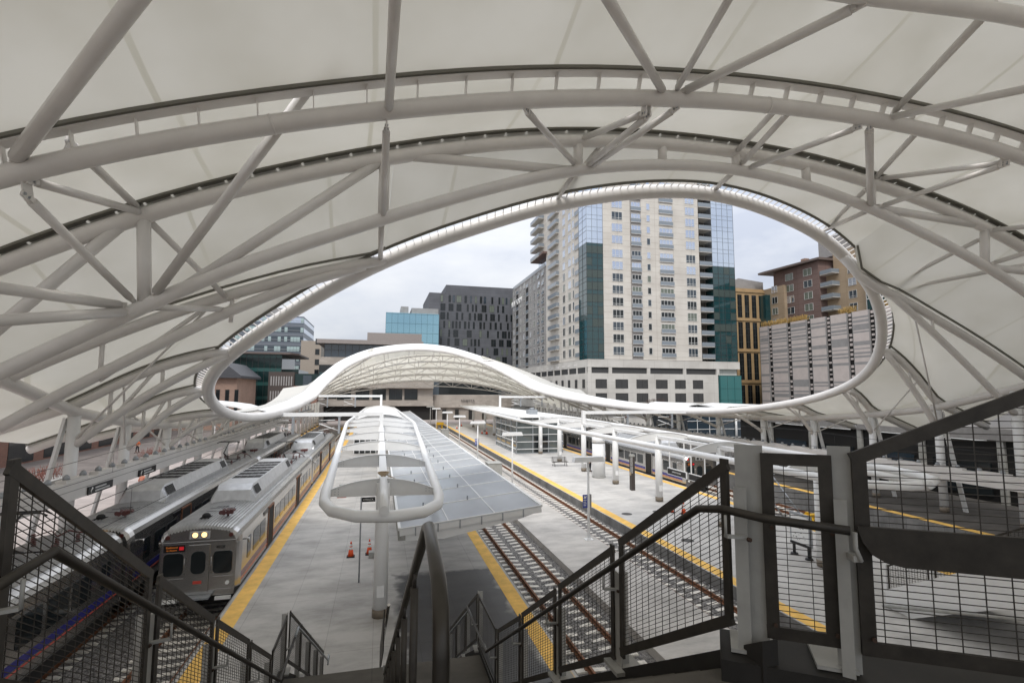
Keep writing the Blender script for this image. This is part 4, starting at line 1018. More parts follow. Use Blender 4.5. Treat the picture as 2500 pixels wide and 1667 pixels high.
# bench
def bench(label, x, y):
    t = thing('bench', label, 'bench', (x, y, -.05)); g = G(); z = -.05
    for k in range(5): g.box(x-.9, x+.9, y-.30+k*.12, y-.21+k*.12, z+.43, z+.47)
    part('seat', g, bronze, t); g = G()
    for k in range(4): g.beam((x-.9, y+.32+k*.04, z+.55+k*.12), (x+.9, y+.32+k*.04, z+.55+k*.12), .09, .03)
    part('backrest', g, bronze, t)
    for sx in (-.7, .7):
        g = G(); g.tube([(x+sx, y-.38, z), (x+sx, y-.2, z+.43), (x+sx, y+.25, z+.43), (x+sx, y+.42, z+.95)], .03, 8); g.tube([(x+sx, y+.38, z), (x+sx, y+.2, z+.43)], .03, 8); part('leg', g, bronze, t)
bench('dark slatted bench beside a white canopy column on the pale platform', 19.7, 55.2)
def manhole(label, x, y):
    g = G(); g.cyl(x, y, -.05, -.043, .36, n=28); g.cyl(x, y, -.043, -.041, .28, n=28); solo('manhole_cover', g, mat('cast_iron', (.07, .068, .065), .7, var=.3, vscale=20), label, 'manhole cover', 'manhole covers')
manhole('dark round manhole cover of a pair, the one by the yellow edge', 16.56, 32.9); manhole('dark round manhole cover of a pair, partly behind the sloping rail', 18.97, 33.0); manhole('third manhole cover seen through the railing mesh', 17.0, 26.4)
# hanging black signs under the right canopy
for k, (ya, yb, txt, lab) in enumerate(((35.5, 38.2, 'UNION STATION', 'black hanging sign reading UNION STATION in front of the dark train end'), (32.9, 35.2, '3', 'black hanging sign cut off by the railing, with a small 3'))):
    x = 22.95; t = thing('hanging_sign', lab, 'sign', (x, (ya+yb)/2, 1.9), 'black hanging signs')
    g = G(); g.box(x-.05, x+.05, ya, yb, 1.6, 2.12); f = part('sign_panel', g, white, t)
    g = G(); g.box(x-.056, x-.05, ya+.06, yb-.05, 1.65, 2.07); part('sign_face', g, black, f)
    text(f, txt, (x-.06, (ya+yb)/2, 1.87) if k == 0 else (x-.06, ya+.9, 1.78), .16, (rad(90), 0, rad(-90)), reflw, depth=.002)
    for y in (ya+.3, yb-.3):
        g = G(); g.box(x-.035, x+.035, y-.035, y+.035, 2.12, 4.6); part('hanger', g, white, t)
for k, y in enumerate((31.2, 33.4)):
    pass
# glass lift house on the right platform
t = thing('lift_house', 'square glazed lift house with horizontal white rails on the pale platform', 'glass shelter', (20.9, 72.8, -.05))
clear = mat('grey_clear_glazing', (.10, .115, .115), .05, spec=.6)
g = G(); g.box(17.8, 24.15, 66.75, 79.1, .05, 4.69); part('glazing', g, clear, t)
g = G(); g.box(17.7, 24.25, 66.65, 79.2, -.05, .06); part('plinth', g, galv, t)
g = G()
for z in (.5, 1.45, 2.4, 3.35, 4.3):
    g.box(17.70, 24.25, 66.65, 66.75, z, z+.08); g.box(17.70, 17.80, 66.65, 79.2, z, z+.08)
part('glazing_rail', g, white, t)
g = G()
for x in (17.75, 20.0, 22.2, 24.2): g.box(x-.05, x+.05, 66.67, 66.77, .06, 4.69)
for y in (69.8, 73, 76, 79.1): g.box(17.72, 17.82, y-.04, y+.04, .06, 4.69)
part('glazing_bar', g, galv, t)
g = G(); g.box(17.82, 24.1, 66.78, 79, .6, 2.2); 
g = G(); g.box(20.2, 22.1, 66.70, 66.78, .06, 2.2); part('lift_door', g, glassd, t)
g = G(); g.box(21.2, 22.6, 73, 74.2, 4.82, 5.5); g.cyl(21.9, 73.5, 5.5, 5.75, .35, n=12); solo('roof_fan', g, galv, 'grey fan unit on the flat white roof over the lift house', 'fan unit')
# glazed windscreen shelter under the centre canopy
t = thing('waiting_shelter', 'low dark glazed shelter under the far part of the centre canopy', 'shelter', (-1.7, 72, 0)); g = G(); g.box(-3.1, -.3, 70.9, 92, .1, 2.6); part('glazing', g, glassd, t); g = G(); g.box(-3.2, -.2, 70.8, 92.1, 2.6, 2.72)
for x in (-3.1, -2.4, -1.7, -1.0, -.3): g.box(x-.04, x+.04, 70.84, 70.9, 0, 2.6)
part('frame', g, white, t)
# information board seen through the small gate panel
t = thing('map_board', 'map board with white posters on two black feet, seen through the narrow mesh panel', 'notice board', (21, 22.5, -.05))
g = G(); g.box(20.93, 21.07, 21.8, 23.1, .52, 2.1); bd = part('board', g, galv, t)
g = G(); g.box(20.915, 20.93, 21.9, 23.0, .66, 1.98); part('poster', g, reflw, bd)
g = G()
for k in range(30):
    y = 21.95+random.random()*.9; z = .75+random.random()*1.1; g.box(20.908, 20.914, y, y+.04+random.random()*.12, z, z+.02)
part('print', g, greyglass, bd); g = G(); g.box(20.90, 20.93, 21.8, 23.1, .52, .64); part('lower_rail', g, black, bd)
for y in (22.0, 22.95):
    g = G(); g.cyl(21, y, -.05, .05, .2, .16, 16); g.box(20.95, 21.05, y-.05, y+.05, .05, .52); part('foot', g, black, t)
# step ladder and yellow bumper on the outer tracks
t = thing('service_ladder', 'grey two legged service ladder platform on the outer track', 'ladder', (29.5, 33.2, -1.2))
for x in (28.6, 30.2):
    g = G(); g.tube([(x, 31.5, -1.3), (x-.7, 34.2, 1.9)], .05, 8); part('side_rail', g, galv, t)
g = G()
for k in range(9):
    u = k/9; g.beam((28.6-.7*u, 31.5+2.7*u, -1.3+3.2*u), (30.2-.7*u, 31.5+2.7*u, -1.3+3.2*u), .09, .03)
part('rung', g, galv, t); g = G(); g.box(27.7, 29.8, 34.2, 35.6, 1.85, 1.95); g.box(28, 29.3, 34.5, 35.4, 1.95, 2.6); part('platform', g, galv, t)
t = thing('buffer_stop', 'yellow steel buffer stop at the end of the outer track', 'buffer stop', (29.2, 29.8, -1.4))
for s in (-.75, .75):
    g = G(); g.beam((29.2+s, 29.8, -1.35), (29.2+s, 29.8, .15), .16, .16); g.beam((29.2+s, 28.4, -1.35), (29.2+s, 29.7, .0), .16, .14); g.beam((29.2+s, 31.0, -1.35), (29.2+s, 29.9, .0), .16, .14); part('frame', g, yellowm, t)
g = G(); g.box(28.1, 30.3, 29.6, 29.95, -.35, .0); part('cross_beam', g, yellowm, t)
for (x, lab) in ((13.4, 'tiny yellow buffer stop at the far end of the long rusty track'), (-7.1, 'yellow buffer stop beyond the train under the gantry')):
    t = thing('buffer_stop', lab, 'buffer stop', (x, 119, -.9), 'far buffer stops'); g = G(); z0 = -.5 if x > 0 else -1.4
    g.box(x-.9, x+.9, 118.8, 119.1, z0+.9, z0+1.5); part('cross_beam', g, yellowm, t); g = G()
    for s in (-.6, .6): g.beam((x+s, 119, z0), (x+s, 119, z0+1), .2, .2); g.beam((x+s, 120.5, z0), (x+s, 119.1, z0+1.2), .2, .2)
    part('frame', g, yellowm, t)
# long girders that carry lights along both column rows, and their signs
def girder(label, xc, sx):
    t = thing('platform_girder', label, 'girder', (xc, 10, 2.2), 'long girders along the column rows')
    zt, zb = (4.27, 3.5) if sx < 0 else (3.15, 2.34)
    xf = xc-sx*.62
    g = G(); g.box(xf-.28, xf+.28, 6, 110, zb, zt); part('girder', g, greywhite, t)
    g = G(); g.box(xf-sx*.285, xf-sx*.29, 6, 110, zb+.40, zb+.43); part('joint_line', g, boxgrey, t)
    g = G(); y = 8
    while y < 108: g.box(xf-.2, xf+.2, y, y+1.8, zt, zt+.12); y += 2.6
    part('cable_tray', g, greywhite, t)
    g = G(); y = 8.4
    while y < 108:
        g.lathe([(.14, 0), (.12, .12), (.05, .2), (0, .22)], xf, y, zt+.12, 10); y += 1.3
    part('light_fitting', g, galv, t)
girder('long grey girder carrying black direction signs along the plaza column row', XC0, -1); girder('long pale girder along the column row in front of the dark storefront', XC1, 1)
for k, (y, lab) in enumerate(((28.8, 'black direction sign with a large white arrow on the girder'), (33.85, 'black direction sign without an arrow on the girder'))):
    x = XC0+.62+.3; t = thing('direction_sign', lab, 'sign', (x, y, 3.2), 'black direction signs on the girder')
    g = G(); g.box(x, x+.05, y-1.1, y+1.1, 3.50, 3.86); f = part('sign_face', g, black, t)
    g = G(); g.tube([(x+.06, y-.86, 3.56), (x+.06, y-.90, 3.67), (x+.06, y-.8, 3.75)], .025, 6); g.prism([(y-.82, 3.82), (y-.68, 3.77), (y-.82, 3.69)], 'x', x+.05, x+.06); part('arrow', g, reflw, f)
    g = G()
    for z, n in ((3.71, 9), (3.57, 12)):
        for q in range(n): g.box(x+.05, x+.056, y-.5+q*.11, y-.43+q*.11, z, z+.07)
    part('print', g, reflw, f)
t = thing('column_sign', 'small black sign on a column beneath the girder with direction signs', 'sign', (XC0+.46, 33.2, 1.6)); g = G(); g.box(XC0+.3, XC0+.34, 32.85, 33.0, 1.4, 2.3); g.box(XC0+.34, XC0+.75, 32.9, 32.95, 1.4, 2.3); f = part('sign_face', g, black, t); g = G()
for q in range(5): g.box(XC0+.42, XC0+.66, 32.89, 32.899, 1.5+q*.15, 1.58+q*.15)
part('print', g, reflw, f)

# ================================================================== PEOPLE
def skinned(name, verts, edges, radii, m, parent, levels=2):
    me = bpy.data.meshes.new(name); me.from_pydata(verts, edges, []); me.materials.append(m)
    o = link(name, me, parent, True); md = o.modifiers.new('skin', 'SKIN'); me.skin_vertices.new() if not me.skin_vertices else None
    for i, r in enumerate(radii): me.skin_vertices[0].data[i].radius = (r, r) if not isinstance(r, tuple) else r
    me.skin_vertices[0].data[0].use_root = True
    md.use_smooth_shade = True; sdv = o.modifiers.new('sub', 'SUBSURF'); sdv.levels = levels-1; sdv.render_levels = levels-1
    return o
def person(label, loc, rz, top, bottom, hands, hair=hairm, step=.12, shoes=black, face=True):
    """hands: two (x,y,z) hand positions; figure faces -y before turning"""
    t = thing('person', label, 'person', loc); t.rotation_euler.z = rz
    V = [(0, 0, .95), (0, 0, 1.12), (0, 0, 1.32), (0, 0, 1.44), (0, -.01, 1.53), (0, -.02, 1.62), (0, -.02, 1.71)]
    R = [(.15, .11), (.14, .10), (.165, .115), (.10, .08), (.052, .055), (.075, .09), (.07, .085)]
    E_ = [(0, 1), (1, 2), (2, 3), (3, 4), (4, 5), (5, 6)]
    arms = []; legs = []
    for s, hd in zip((-1, 1), hands):
        b = len(V); sh = Vector((s*.19, 0, 1.40)); h = Vector(hd); el = (sh+h)/2+Vector((s*.07, .10, -.05))
        V += [tuple(sh), tuple(el), tuple(h)]; R += [.055, .043, .030]; E_ += [(2, b), (b, b+1), (b+1, b+2)]; arms.append((sh, el, h))
        d = (h-el).normalized(); side = d.cross(Vector((0, 0, 1))).normalized() if abs(d.z) < .95 else Vector((1, 0, 0))
        for k in range(4):
            q = len(V); off = side*((k-1.5)*.017); V += [tuple(h+d*.07+off), tuple(h+d*(.13+.02*(k in (1, 2)))+off+Vector((0, 0, -.02)))]; R += [.009, .008]; E_ += [(b+2, q), (q, q+1)]
        q = len(V); V += [tuple(h+d*.03+side*.045)]; R += [.010]; E_ += [(b+2, q)]
    for s, st in ((-1, -step), (1, step)):
        b = len(V); V += [(s*.09, 0, .90), (s*.10, st*.35-.01, .50), (s*.10, st, .09), (s*.11, st-.14, .04)]; R += [.085, .058, .042, .038]; E_ += [(0, b), (b, b+1), (b+1, b+2), (b+2, b+3)]; legs.append([(s*.09, 0, .90), (s*.10, st*.35-.01, .50), (s*.10, st, .09), (s*.11, st-.14, .04)])
    skinned('body', V, E_, R, skin, t)
    sv = [(0, 0, .96), (0, 0, 1.12), (0, 0, 1.32), (0, 0, 1.45)]; sr = [(.165, .125), (.155, .115), (.18, .13), (.10, .085)]; se = [(0, 1), (1, 2), (2, 3)]
    for a in arms:
        b = len(sv); sv += [tuple(a[0]), tuple(a[1]), tuple(a[1].lerp(a[2], .82))]; sr += [.07, .058, .045]; se += [(2, b), (b, b+1), (b+1, b+2)]
    skinned('jacket', sv, se, sr, top, t)
    sv = [(0, 0, 1.0), (0, 0, .93)]; sr = [(.155, .12), (.165, .13)]; se = [(0, 1)]
    for lg in legs:
        b = len(sv); sv += lg[:3]; sr += [.10, .072, .058]; se += [(1, b), (b, b+1), (b+1, b+2)]
    skinned('trousers', sv, se, sr, bottom, t)
    for lg in legs:
        g = G(); x, y, z = lg[2]; g.prism([(x-.05, y+.07), (x+.05, y+.07), (x+.055, y-.15), (x+.03, y-.21), (x-.03, y-.21), (x-.055, y-.15)], 'z', .0, .085); part('shoe', g, shoes, t, True)
    g = G(); rows = []
    for i in range(9):
        a = math.pi*i/8*.62; rows.append([Vector((.086*math.sin(a)*math.cos(b*math.pi/8), .004+.104*math.sin(a)*math.sin(b*math.pi/8), 1.668+.118*math.cos(a))) for b in range(17)])
    g.grid(rows); part('hair', g, hair, t, True)
    g = G()
    for s in (-1, 1): g.lathe([(0, -.008), (.010, 0), (0, .008)], s*.032, -.103, 1.655, 8)
    part('eyes', g, black, t, True)
    g = G(); g.tube([(0, -.100, 1.655), (0, -.122, 1.62), (0, -.105, 1.612)], [.008, .014, .008], 6)
    for s in (-1, 1): g.tube([(s*.083, -.01, 1.62), (s*.092, .005, 1.655)], [.012, .016], 6)
    part('nose_and_ears', g, skin, t, True)
    g = G(); g.box(-.024, .024, -.106, -.098, 1.578, 1.586); part('mouth', g, coral, t, True)
    return t
person('person in dark uniform standing beside the white drum, hands held together', (21.45, 50.75, -.05), rad(25), navy, navy, [(-.10, -.32, 1.20), (.12, -.32, 1.20)])
person('person in a coral top and dark skirt walking beside a magenta suitcase on the plaza', (-17.9, 47.1, 0), rad(160), coral, navy, [(-.28, -.05, .92), (.25, -.1, .95)], step=.2)
t = thing('suitcase', 'bright magenta upright suitcase beside the walking person', 'suitcase', (-17.4, 46.5, 0)); g = G(); g.box(-17.65, -17.15, 46.35, 46.65, .06, .78); part('shell', g, magenta, t); g = G(); g.tube([(-17.55, 46.5, .78), (-17.55, 46.55, 1.1), (-17.25, 46.55, 1.1), (-17.25, 46.5, .78)], .015, 6); part('pull_handle', g, galv, t)
for sx in (-17.6, -17.2):
    g = G(); g.tube([(sx, 46.35, .04), (sx, 46.65, .04)], .04, 8); part('wheel', g, rubber, t)
person('person in an orange striped vest standing far off on the pinkish plaza', (-30.4, 77.8, 0), rad(-20), mat('orange_vest', (.6, .14, .04), .8), navy, [(-.28, -.05, .95), (.28, -.05, .95)])
# ================================================================== STAIR AND RAILINGS IN THE FOREGROUND
XL, XR = -1.55, 2.05
stairm = paving('dark_stair_concrete', (.115, .105, .09), 9, 9, .3, .8)
darkst = mat('dark_steel_curb', (.02, .018, .016), .6, var=.3, vscale=5)
t = thing('staircase', 'dark concrete staircase going down from the viewpoint to the centre platform', 'staircase', (.25, 2.7, 0))
g = G(); g.prism([(-3.2, -4.5), (-3.2, 2.55), (-1.75, 2.75), (1.95, 2.75), (2.7, 2.42), (6, .3), (6, -4.5)], 'z', 6.45, 6.70); part('landing', g, stairm, t)
g = G(); g.beam((2.0, 2.795, 6.74), (2.66, 2.33, 6.74), .40, .15); g.beam((2.625, 2.33, 6.735), (6, .25, 6.735), .42, .16); g.beam((-3.2, 2.62, 6.74), (-1.72, 2.78, 6.74), .2, .14); part('curb', g, darkst, t)
def flight(y0, z0, n, rise, run):
    poly = [(y0, z0)]
    y, z = y0, z0
    for k in range(n):
        z -= rise; poly.append((y, z))
        if k < n-1: y += run; poly.append((y, z))
    poly += [(y, z-.02), (y-.5, z-.02), (y0-.02, z0-.45)]
    return poly, y, z
p1_, ye, ze = flight(2.75, 6.70, 21, 3.6/21, .305); g = G(); g.prism(p1_, 'x', XL+.02, XR-.02); part('flight', g, stairm, t)
g = G(); g.box(XL-.05, XR+.05, ye-.02, 10.5, 2.85, 3.1); part('landing', g, stairm, t)
p2_, y2e, z2e = flight(10.5, 3.1, 18, 3.1/18, .31); g = G(); g.prism(p2_, 'x', XL+.02, XR-.02); part('flight', g, stairm, t)
for x in (XL, XR):
    g = G(); s = 1 if x > 0 else -1
    g.prism([(2.5, 6.95), (9.0, 3.2), (10.6, 3.2), (16.0, .2), (16.0, 0), (15.5, 0), (10.4, 2.6), (8.9, 2.6), (2.5, 6.25)], 'x', x, x+s*.10); part('stringer', g, darkst, t)
g = G(); g.box(-1.2, 1.7, 9.3, 10.6, 0, 2.85); part('pier', g, stairm, t)
def mesh_panel(root, a, b, c, d, bar=.062, hs=.031, vs=.11, wire=.0017, level=False):
    a, b, c, d = map(Vector, (a, b, c, d)); ax = (b-a); ax.z = 0; ax.normalize(); nrm = ax.cross(Vector((0, 0, 1)))
    g = G(); h = bar/2
    up = Vector((0, 0, 1)); e1 = (c-d).normalized(); e0 = (b-a).normalized()
    g.beam(a+up*h, b+up*h, .022, bar, up=(0, 0, 1)); g.beam(d-up*h, c-up*h, .022, bar, up=(0, 0, 1))
    g.beam(a+ax*h, d+ax*h, bar, .0205, up=nrm); g.beam(b-ax*h, c-ax*h, bar, .0205, up=nrm)
    f = part('panel_frame', g, bronze, root)
    g = G(); hgt = (d-a).length; n = max(3, int(hgt/hs)); ln = (b-a).length; mcol = max(2, int(ln/vs))
    if level:
        z = a.z+bar
        while z < c.z-.02:
            u = 0 if z < d.z-.03 else (z-d.z+.03)/(c.z-d.z); p0 = a.lerp(b, u); p1 = b.copy(); p0.z = p1.z = z
            g.beam(p0, p1, wire*2, wire*2); z += hs
    else:
      for k in range(2, n-1):
        u = k/n; g.beam(a.lerp(d, u)+nrm*.003, b.lerp(c, u)+nrm*.003, wire*2, wire*2)
    for k in range(1, mcol):
        u = k/mcol; g.beam(a.lerp(b, u)-nrm*.003, d.lerp(c, u)-nrm*.003, wire*2.3, wire*2.3, up=ax)
    part('wire_mesh', g, bronze, f)
def vpost(root, x, y, z0, z1, s, w=.12):
    g = G(); xx = x+s*.055
    g.box(xx-.045, xx+.045, y-.008, y+.008, z0, z1); g.box(xx-s*.045-.006, xx-s*.045+.006, y-w/2, y+w/2, z0, z1); p = part('post', g, postgrey, root)
    g = G(); g.box(xx-.13, xx+.13, y-.13, y+.13, z0-.02, z0+.012); part('base_plate', g, postgrey, p)
    return p
def bracket(root, x, y, z, s):
    g = G(); g.beam((x, y, z-.13), (x-s*.13, y, z-.115), .035, .016); g.tube([(x-s*.13, y, z-.12), (x-s*.13, y, z)], .008, 8); b_ = part('handrail_bracket', g, postgrey, root)
    g = G(); g.tube([(x-s*.015, y-.035, z-.13), (x-s*.01, y-.055, z-.13)], .012, 8); part('bolt', g, boltm, b_)
def stair_rail(label, x, s, panels, posts, hand):
    t = thing('stair_guardrail', label, 'guardrail', (x, panels[0][0], 0), 'guardrails of the staircase')
    for (ya, za, yb, zb) in panels: mesh_panel(t, (x, ya, za-.955), (x, yb, zb-.955), (x, yb, zb), (x, ya, za))
    for (y, z0, z1) in posts: vpost(t, x, y, z0, z1, s)
    g = G(); g.tube(hand, .0235, 12); part('handrail', g, bronze, t)
    for (y, z0, z1) in posts:
        zz = lerp_list(sorted([(p[1], p[2]) for p in hand]), y)
        if hand[0][1]-.2 < y or True: bracket(t, x, y, zz-.02, s)
    return t
PR = [(2.74, 7.89, 4.22, 7.017), (4.336, 6.934, 5.795, 6.086), (5.905, 6.003, 7.369, 5.145), (7.453, 5.08, 8.906, 4.263), (9.02, 4.23, 10.66, 4.20)]
PRp = [(4.28, 5.95, 6.72), (5.85, 5.05, 5.80), (7.41, 4.1, 4.90), (8.96, 3.12, 4.05), (10.72, 3.12, 4.22)]
stair_rail('bronze framed mesh guardrail stepping down the stair from the pale corner post', XR, 1, PR, PRp,
    [(1.92, 11.3, 3.72), (1.92, 9.25, 3.76), (1.92, 2.86, 7.58), (1.95, 2.66, 7.62), (2.05, 2.46, 7.61), (2.36, 2.20, 7.59)])
PL = [(2.735, 7.99, 4.343, 7.0), (4.464, 6.923, 5.952, 6.029), (6.069, 5.958, 7.595, 5.078), (7.695, 5.004, 9.212, 4.12), (9.32, 4.14, 10.66, 4.14)]
PLp = [(2.66, 6.6, 7.62), (4.40, 5.85, 6.68), (6.01, 4.95, 5.75), (7.65, 4.0, 4.80), (9.26, 3.12, 4.0), (10.72, 3.12, 4.15)]
stair_rail('bronze framed mesh guardrail stepping down the stair on the side of the trains', XL, -1, PL, PLp,
    [(-1.42, 11.3, 3.66), (-1.42, 9.3, 3.68), (-1.42, 2.86, 7.56), (-1.46, 2.55, 7.51), (-1.62, 2.15, 7.50), (-2.2, 1.7, 7.50)])
def lower_rail(label, xa, xb, s):
    t = thing('stair_guardrail', label, 'guardrail', (xa, 10.75, 0), 'guardrails of the staircase')
    ya, za = 10.8, 4.15; sl = .597; n = 4; st = 1.42
    for k in range(n):
        y0 = ya+k*st; y1 = y0+st-.1; x0 = xa+(xb-xa)*k/n; x1 = xa+(xb-xa)*(k+1)/n
        z0 = za-sl*(y0-ya); z1 = za-sl*(y1-ya)
        mesh_panel(t, (x0, y0, z0-.92), (x1, y1, z1-.92), (x1, y1, z1), (x0, y0, z0), bar=.05)
        vpost(t, x1, y1+.05, z1-1.1, z1-.16, s, .11)
    hx = xa-s*.12
    g = G(); ye_ = ya+n*st
    g.tube([(hx, 10.75, 3.72), (hx, 11.1, 3.72), (xb-s*.12, ye_-.1, 3.72-sl*(ye_-11.2)), (xb-s*.12, ye_+.25, 3.72-sl*(ye_-11.2)-.02), (xb-s*.12, ye_+.3, .45), (xb-s*.12, ye_-.05, .42)], .0225, 10); part('handrail', g, galv, t)
lower_rail('small lower flight guardrail on the side of the train with lit headlamps', -1.52, -1.36, -1); lower_rail('small lower flight guardrail on the side of the empty near track', 2.05, 2.05, 1)
# centre handrail
t = thing('centre_handrail', 'thick dark bronze handrail in the middle of the stair, looping over on top', 'handrail', (.2, 1.4, 6.7))
P = [(.17, 1.38, 6.7), (.17, 1.38, 7.62), (.172, 1.42, 7.72), (.176, 1.52, 7.765), (.198, 2.05, 7.775), (.2, 2.16, 7.745)]
for k in range(1, 6): P.append((.2, 2.16+.9*k, 7.745-.585*.9*k))
P += [(.2, 9.2, 7.745-.585*7.04), (.2, 9.5, 3.6)]
g = G(); g.tube(P, .0225, 16); part('handrail', g, mat('worn_bronze_rail', (.045, .04, .033), .3, metal=.5, var=.35, vscale=6), t)
for y in (2.78, 3.64, 4.48, 5.35, 6.2, 7.1, 8.0, 8.9):
    zt = 7.745-.585*(y-2.16)-.04; g = G(); g.tube([(.2, y, zt-1.0), (.2, y, zt-.05)], .021, 10); g.tube([(.2, y, zt-.05), (.2, y, zt+.02)], .010, 6); part('post', g, bronze, t)
g = G(); g.tube([(.26, 2.05, 6.7), (.26, 2.05, 7.45)], .021, 10); 
t = thing('lower_handrail', 'bright steel handrail in the middle of the lower flight with a dark mesh plate', 'handrail', (.27, 11, 3.1))
g = G(); g.tube([(.29, 11.0, 4.02), (.29, 15.9, 1.1)], .03, 10); part('handrail', g, steel, t); g = G(); g.prism([(11.1, 3.9), (11.1, 3.1), (15.9, .2), (15.9, 1.0)], 'x', .20, .22); part('mesh_plate', g, bronze, t)
# corner: posts, narrow gate panel, big side panel
t = thing('corner_guardrail', 'corner guardrail with pale steel posts, a narrow mesh panel and a tall rising one', 'guardrail', (2.3, 2.5, 6.7))
def plate(a, b, z0, z1, th, m, nme, par=None):
    g = G(); a = Vector((*a, 0)); b = Vector((*b, 0)); d = (b-a).normalized(); nn = d.cross(Vector((0, 0, 1)))
    pts = [a-nn*th/2, b-nn*th/2, b+nn*th/2, a+nn*th/2]; g.prism([(p.x, p.y) for p in pts], 'z', z0, z1); return part(nme, g, m, par or t)
p = plate((2.075, 2.705), (2.185, 2.60), 6.78, 7.985, .014, postgrey, 'post'); plate((2.035, 2.675), (2.085, 2.625), 6.80, 7.74, .012, postgrey, 'post_flange', p)
g = G(); g.beam((2.06, 2.78, 6.832), (2.25, 2.645, 6.832), .26, .02); part('base_plate', g, postgrey, p)
p = plate((2.43, 2.385), (2.515, 2.315), 6.78, 8.0, .014, postgrey, 'post'); plate((2.40, 2.33), (2.44, 2.285), 6.65, 7.72, .014, postgrey, 'post_flange', p)
g = G(); g.beam((2.40, 2.53, 6.832), (2.56, 2.42, 6.832), .30, .02); part('base_plate', g, postgrey, p)
mesh_panel(t, (2.16, 2.59, 6.92), (2.435, 2.365, 6.935), (2.435, 2.365, 7.95), (2.16, 2.59, 7.945), bar=.066)
mesh_panel(t, (2.49, 2.29, 6.93), (4.1, 1.30, 6.93), (4.1, 1.30, 8.81), (2.49, 2.29, 7.97), bar=.07, wire=.0020, hs=.034, level=True)
# flat band handrail: rounded end plate
g = G(); a = Vector((2.45, 2.24, 0)); d = Vector((4.1-2.49, 1.30-2.29, 0)).normalized()
prof = [(0, 7.585), (.02, 7.52), (.06, 7.46), (.12, 7.425), (.2, 7.41), (1.9, 7.40), (1.9, 7.60), (.0, 7.60)]
n0 = len(g.v); nn = d.cross(Vector((0, 0, 1)))
for s_ in (-.012, .012): g.v += [tuple(a+d*q[0]+nn*s_+Vector((0, 0, q[1]))) for q in prof]
k = len(prof); g.face(tuple(range(n0, n0+k))); g.face(tuple(range(n0+k, n0+2*k))[::-1])
for i in range(k): g.face((n0+i, n0+k+i, n0+k+(i+1) % k, n0+(i+1) % k))
part('flat_handrail', g, bronze, t)
bracket(t, 2.05, 2.60, 7.60, 1)
g = G(); g.tube([(2.40, 2.18, 7.44), (2.39, 2.2, 7.50), (2.39, 2.2, 7.58)], .012, 8); g.beam((2.44, 2.28, 7.44), (2.39, 2.19, 7.45), .04, .03); part('handrail_bracket', g, postgrey, t)
for (x, y, z) in ((2.19, 2.555, 7.0), (2.42, 2.37, 7.0), (2.19, 2.555, 7.53), (2.42, 2.37, 7.53), (2.53, 2.25, 7.02)):
    g = G(); g.tube([(x, y, z), (x-.012, y-.016, z)], .011, 8); part('bolt', g, boltm, t)
# neighbouring stair with white side walls, seen through the big panel
t = thing('staircase', 'white walled staircase seen through the large mesh panel of the corner guardrail', 'staircase', (21, 16.3, 0))
for x in (19.35, 22.9):
    g = G(); g.prism([(16.6, .0), (16.6, .62), (9.0, 4.9), (7.0, 4.9), (7.0, 3.2), (9.2, 3.2), (15.6, -.05)], 'x', x, x+.12); part('side_wall', g, white, t)
g = G(); g.prism([(16.3, -.05), (16.3, .1), (9, 4.2), (7, 4.2), (7, 3.4), (9, 3.4)], 'x', 19.47, 22.9); part('flight', g, stairm, t)
for (x, ya, za, yb, zb) in ((19.41, 16.5, .62, 14.9, 1.52), (19.41, 14.7, 1.63, 13.1, 2.53), (19.41, 12.9, 2.65, 11.3, 3.55)):
    mesh_panel(t, (x, ya, za), (x, yb, zb), (x, yb, zb+.95), (x, ya, za+.95), hs=.06, vs=.12, wire=.004)
    g = G(); g.box(x-.07, x+.07, ya+.02, ya+.14, za-.1, za+1.0); part('post', g, white, t)
g = G(); g.tube([(19.2, 16.6, .03), (19.2, 9.5, 2.2)], .06, 8); part('drain_pipe', g, boxgrey, t)

# ================================================================== BUILDINGS
_wc = {}
def win_mesh(w, h, cols, rows, fm, gm, rail, th=.09):
    key = (round(w, 2), round(h, 2), cols, rows, fm.name, gm.name, rail)
    if key in _wc: return _wc[key]
    g = G(); b = .075 if fm is winframe else .05
    # local: x along wall, -y outward, z up from sill
    g.box(0, w, -.025, 0, 0, h, 1)
    g.box(0, w, -th, -.002, h-b, h); g.box(0, w, -th, -.002, 0, b)
    g.box(0, b, -th+.004, -.002, b, h-b); g.box(w-b, w, -th+.004, -.002, b, h-b)
    for k in range(1, cols): x = w*k/cols; g.box(x-b/2, x+b/2, -th+.012, -.004, b, h-b)
    for k in range(1, rows): z = h*.24 if rows == 2 else h*k/rows; g.box(b, w-b, -th+.02, -.006, z-b/2, z+b/2)
    if rail:
        g.box(-.1, w+.1, -.30, -.27, .95, 1.0, 2); g.box(-.1, w+.1, -.29, -.28, .02, .95, 3); g.box(-.12, w+.12, -.30, 0, -.06, .02, 2)
    me = g.mesh('window', [fm, gm, greywhite, railglass]); _wc[key] = me; return me
railglass = mat('pale_rail_glass', (.22, .25, .28), .12, spec=.6)
ROT = {'f': 0, 'l': rad(-90), 'r': rad(90)}
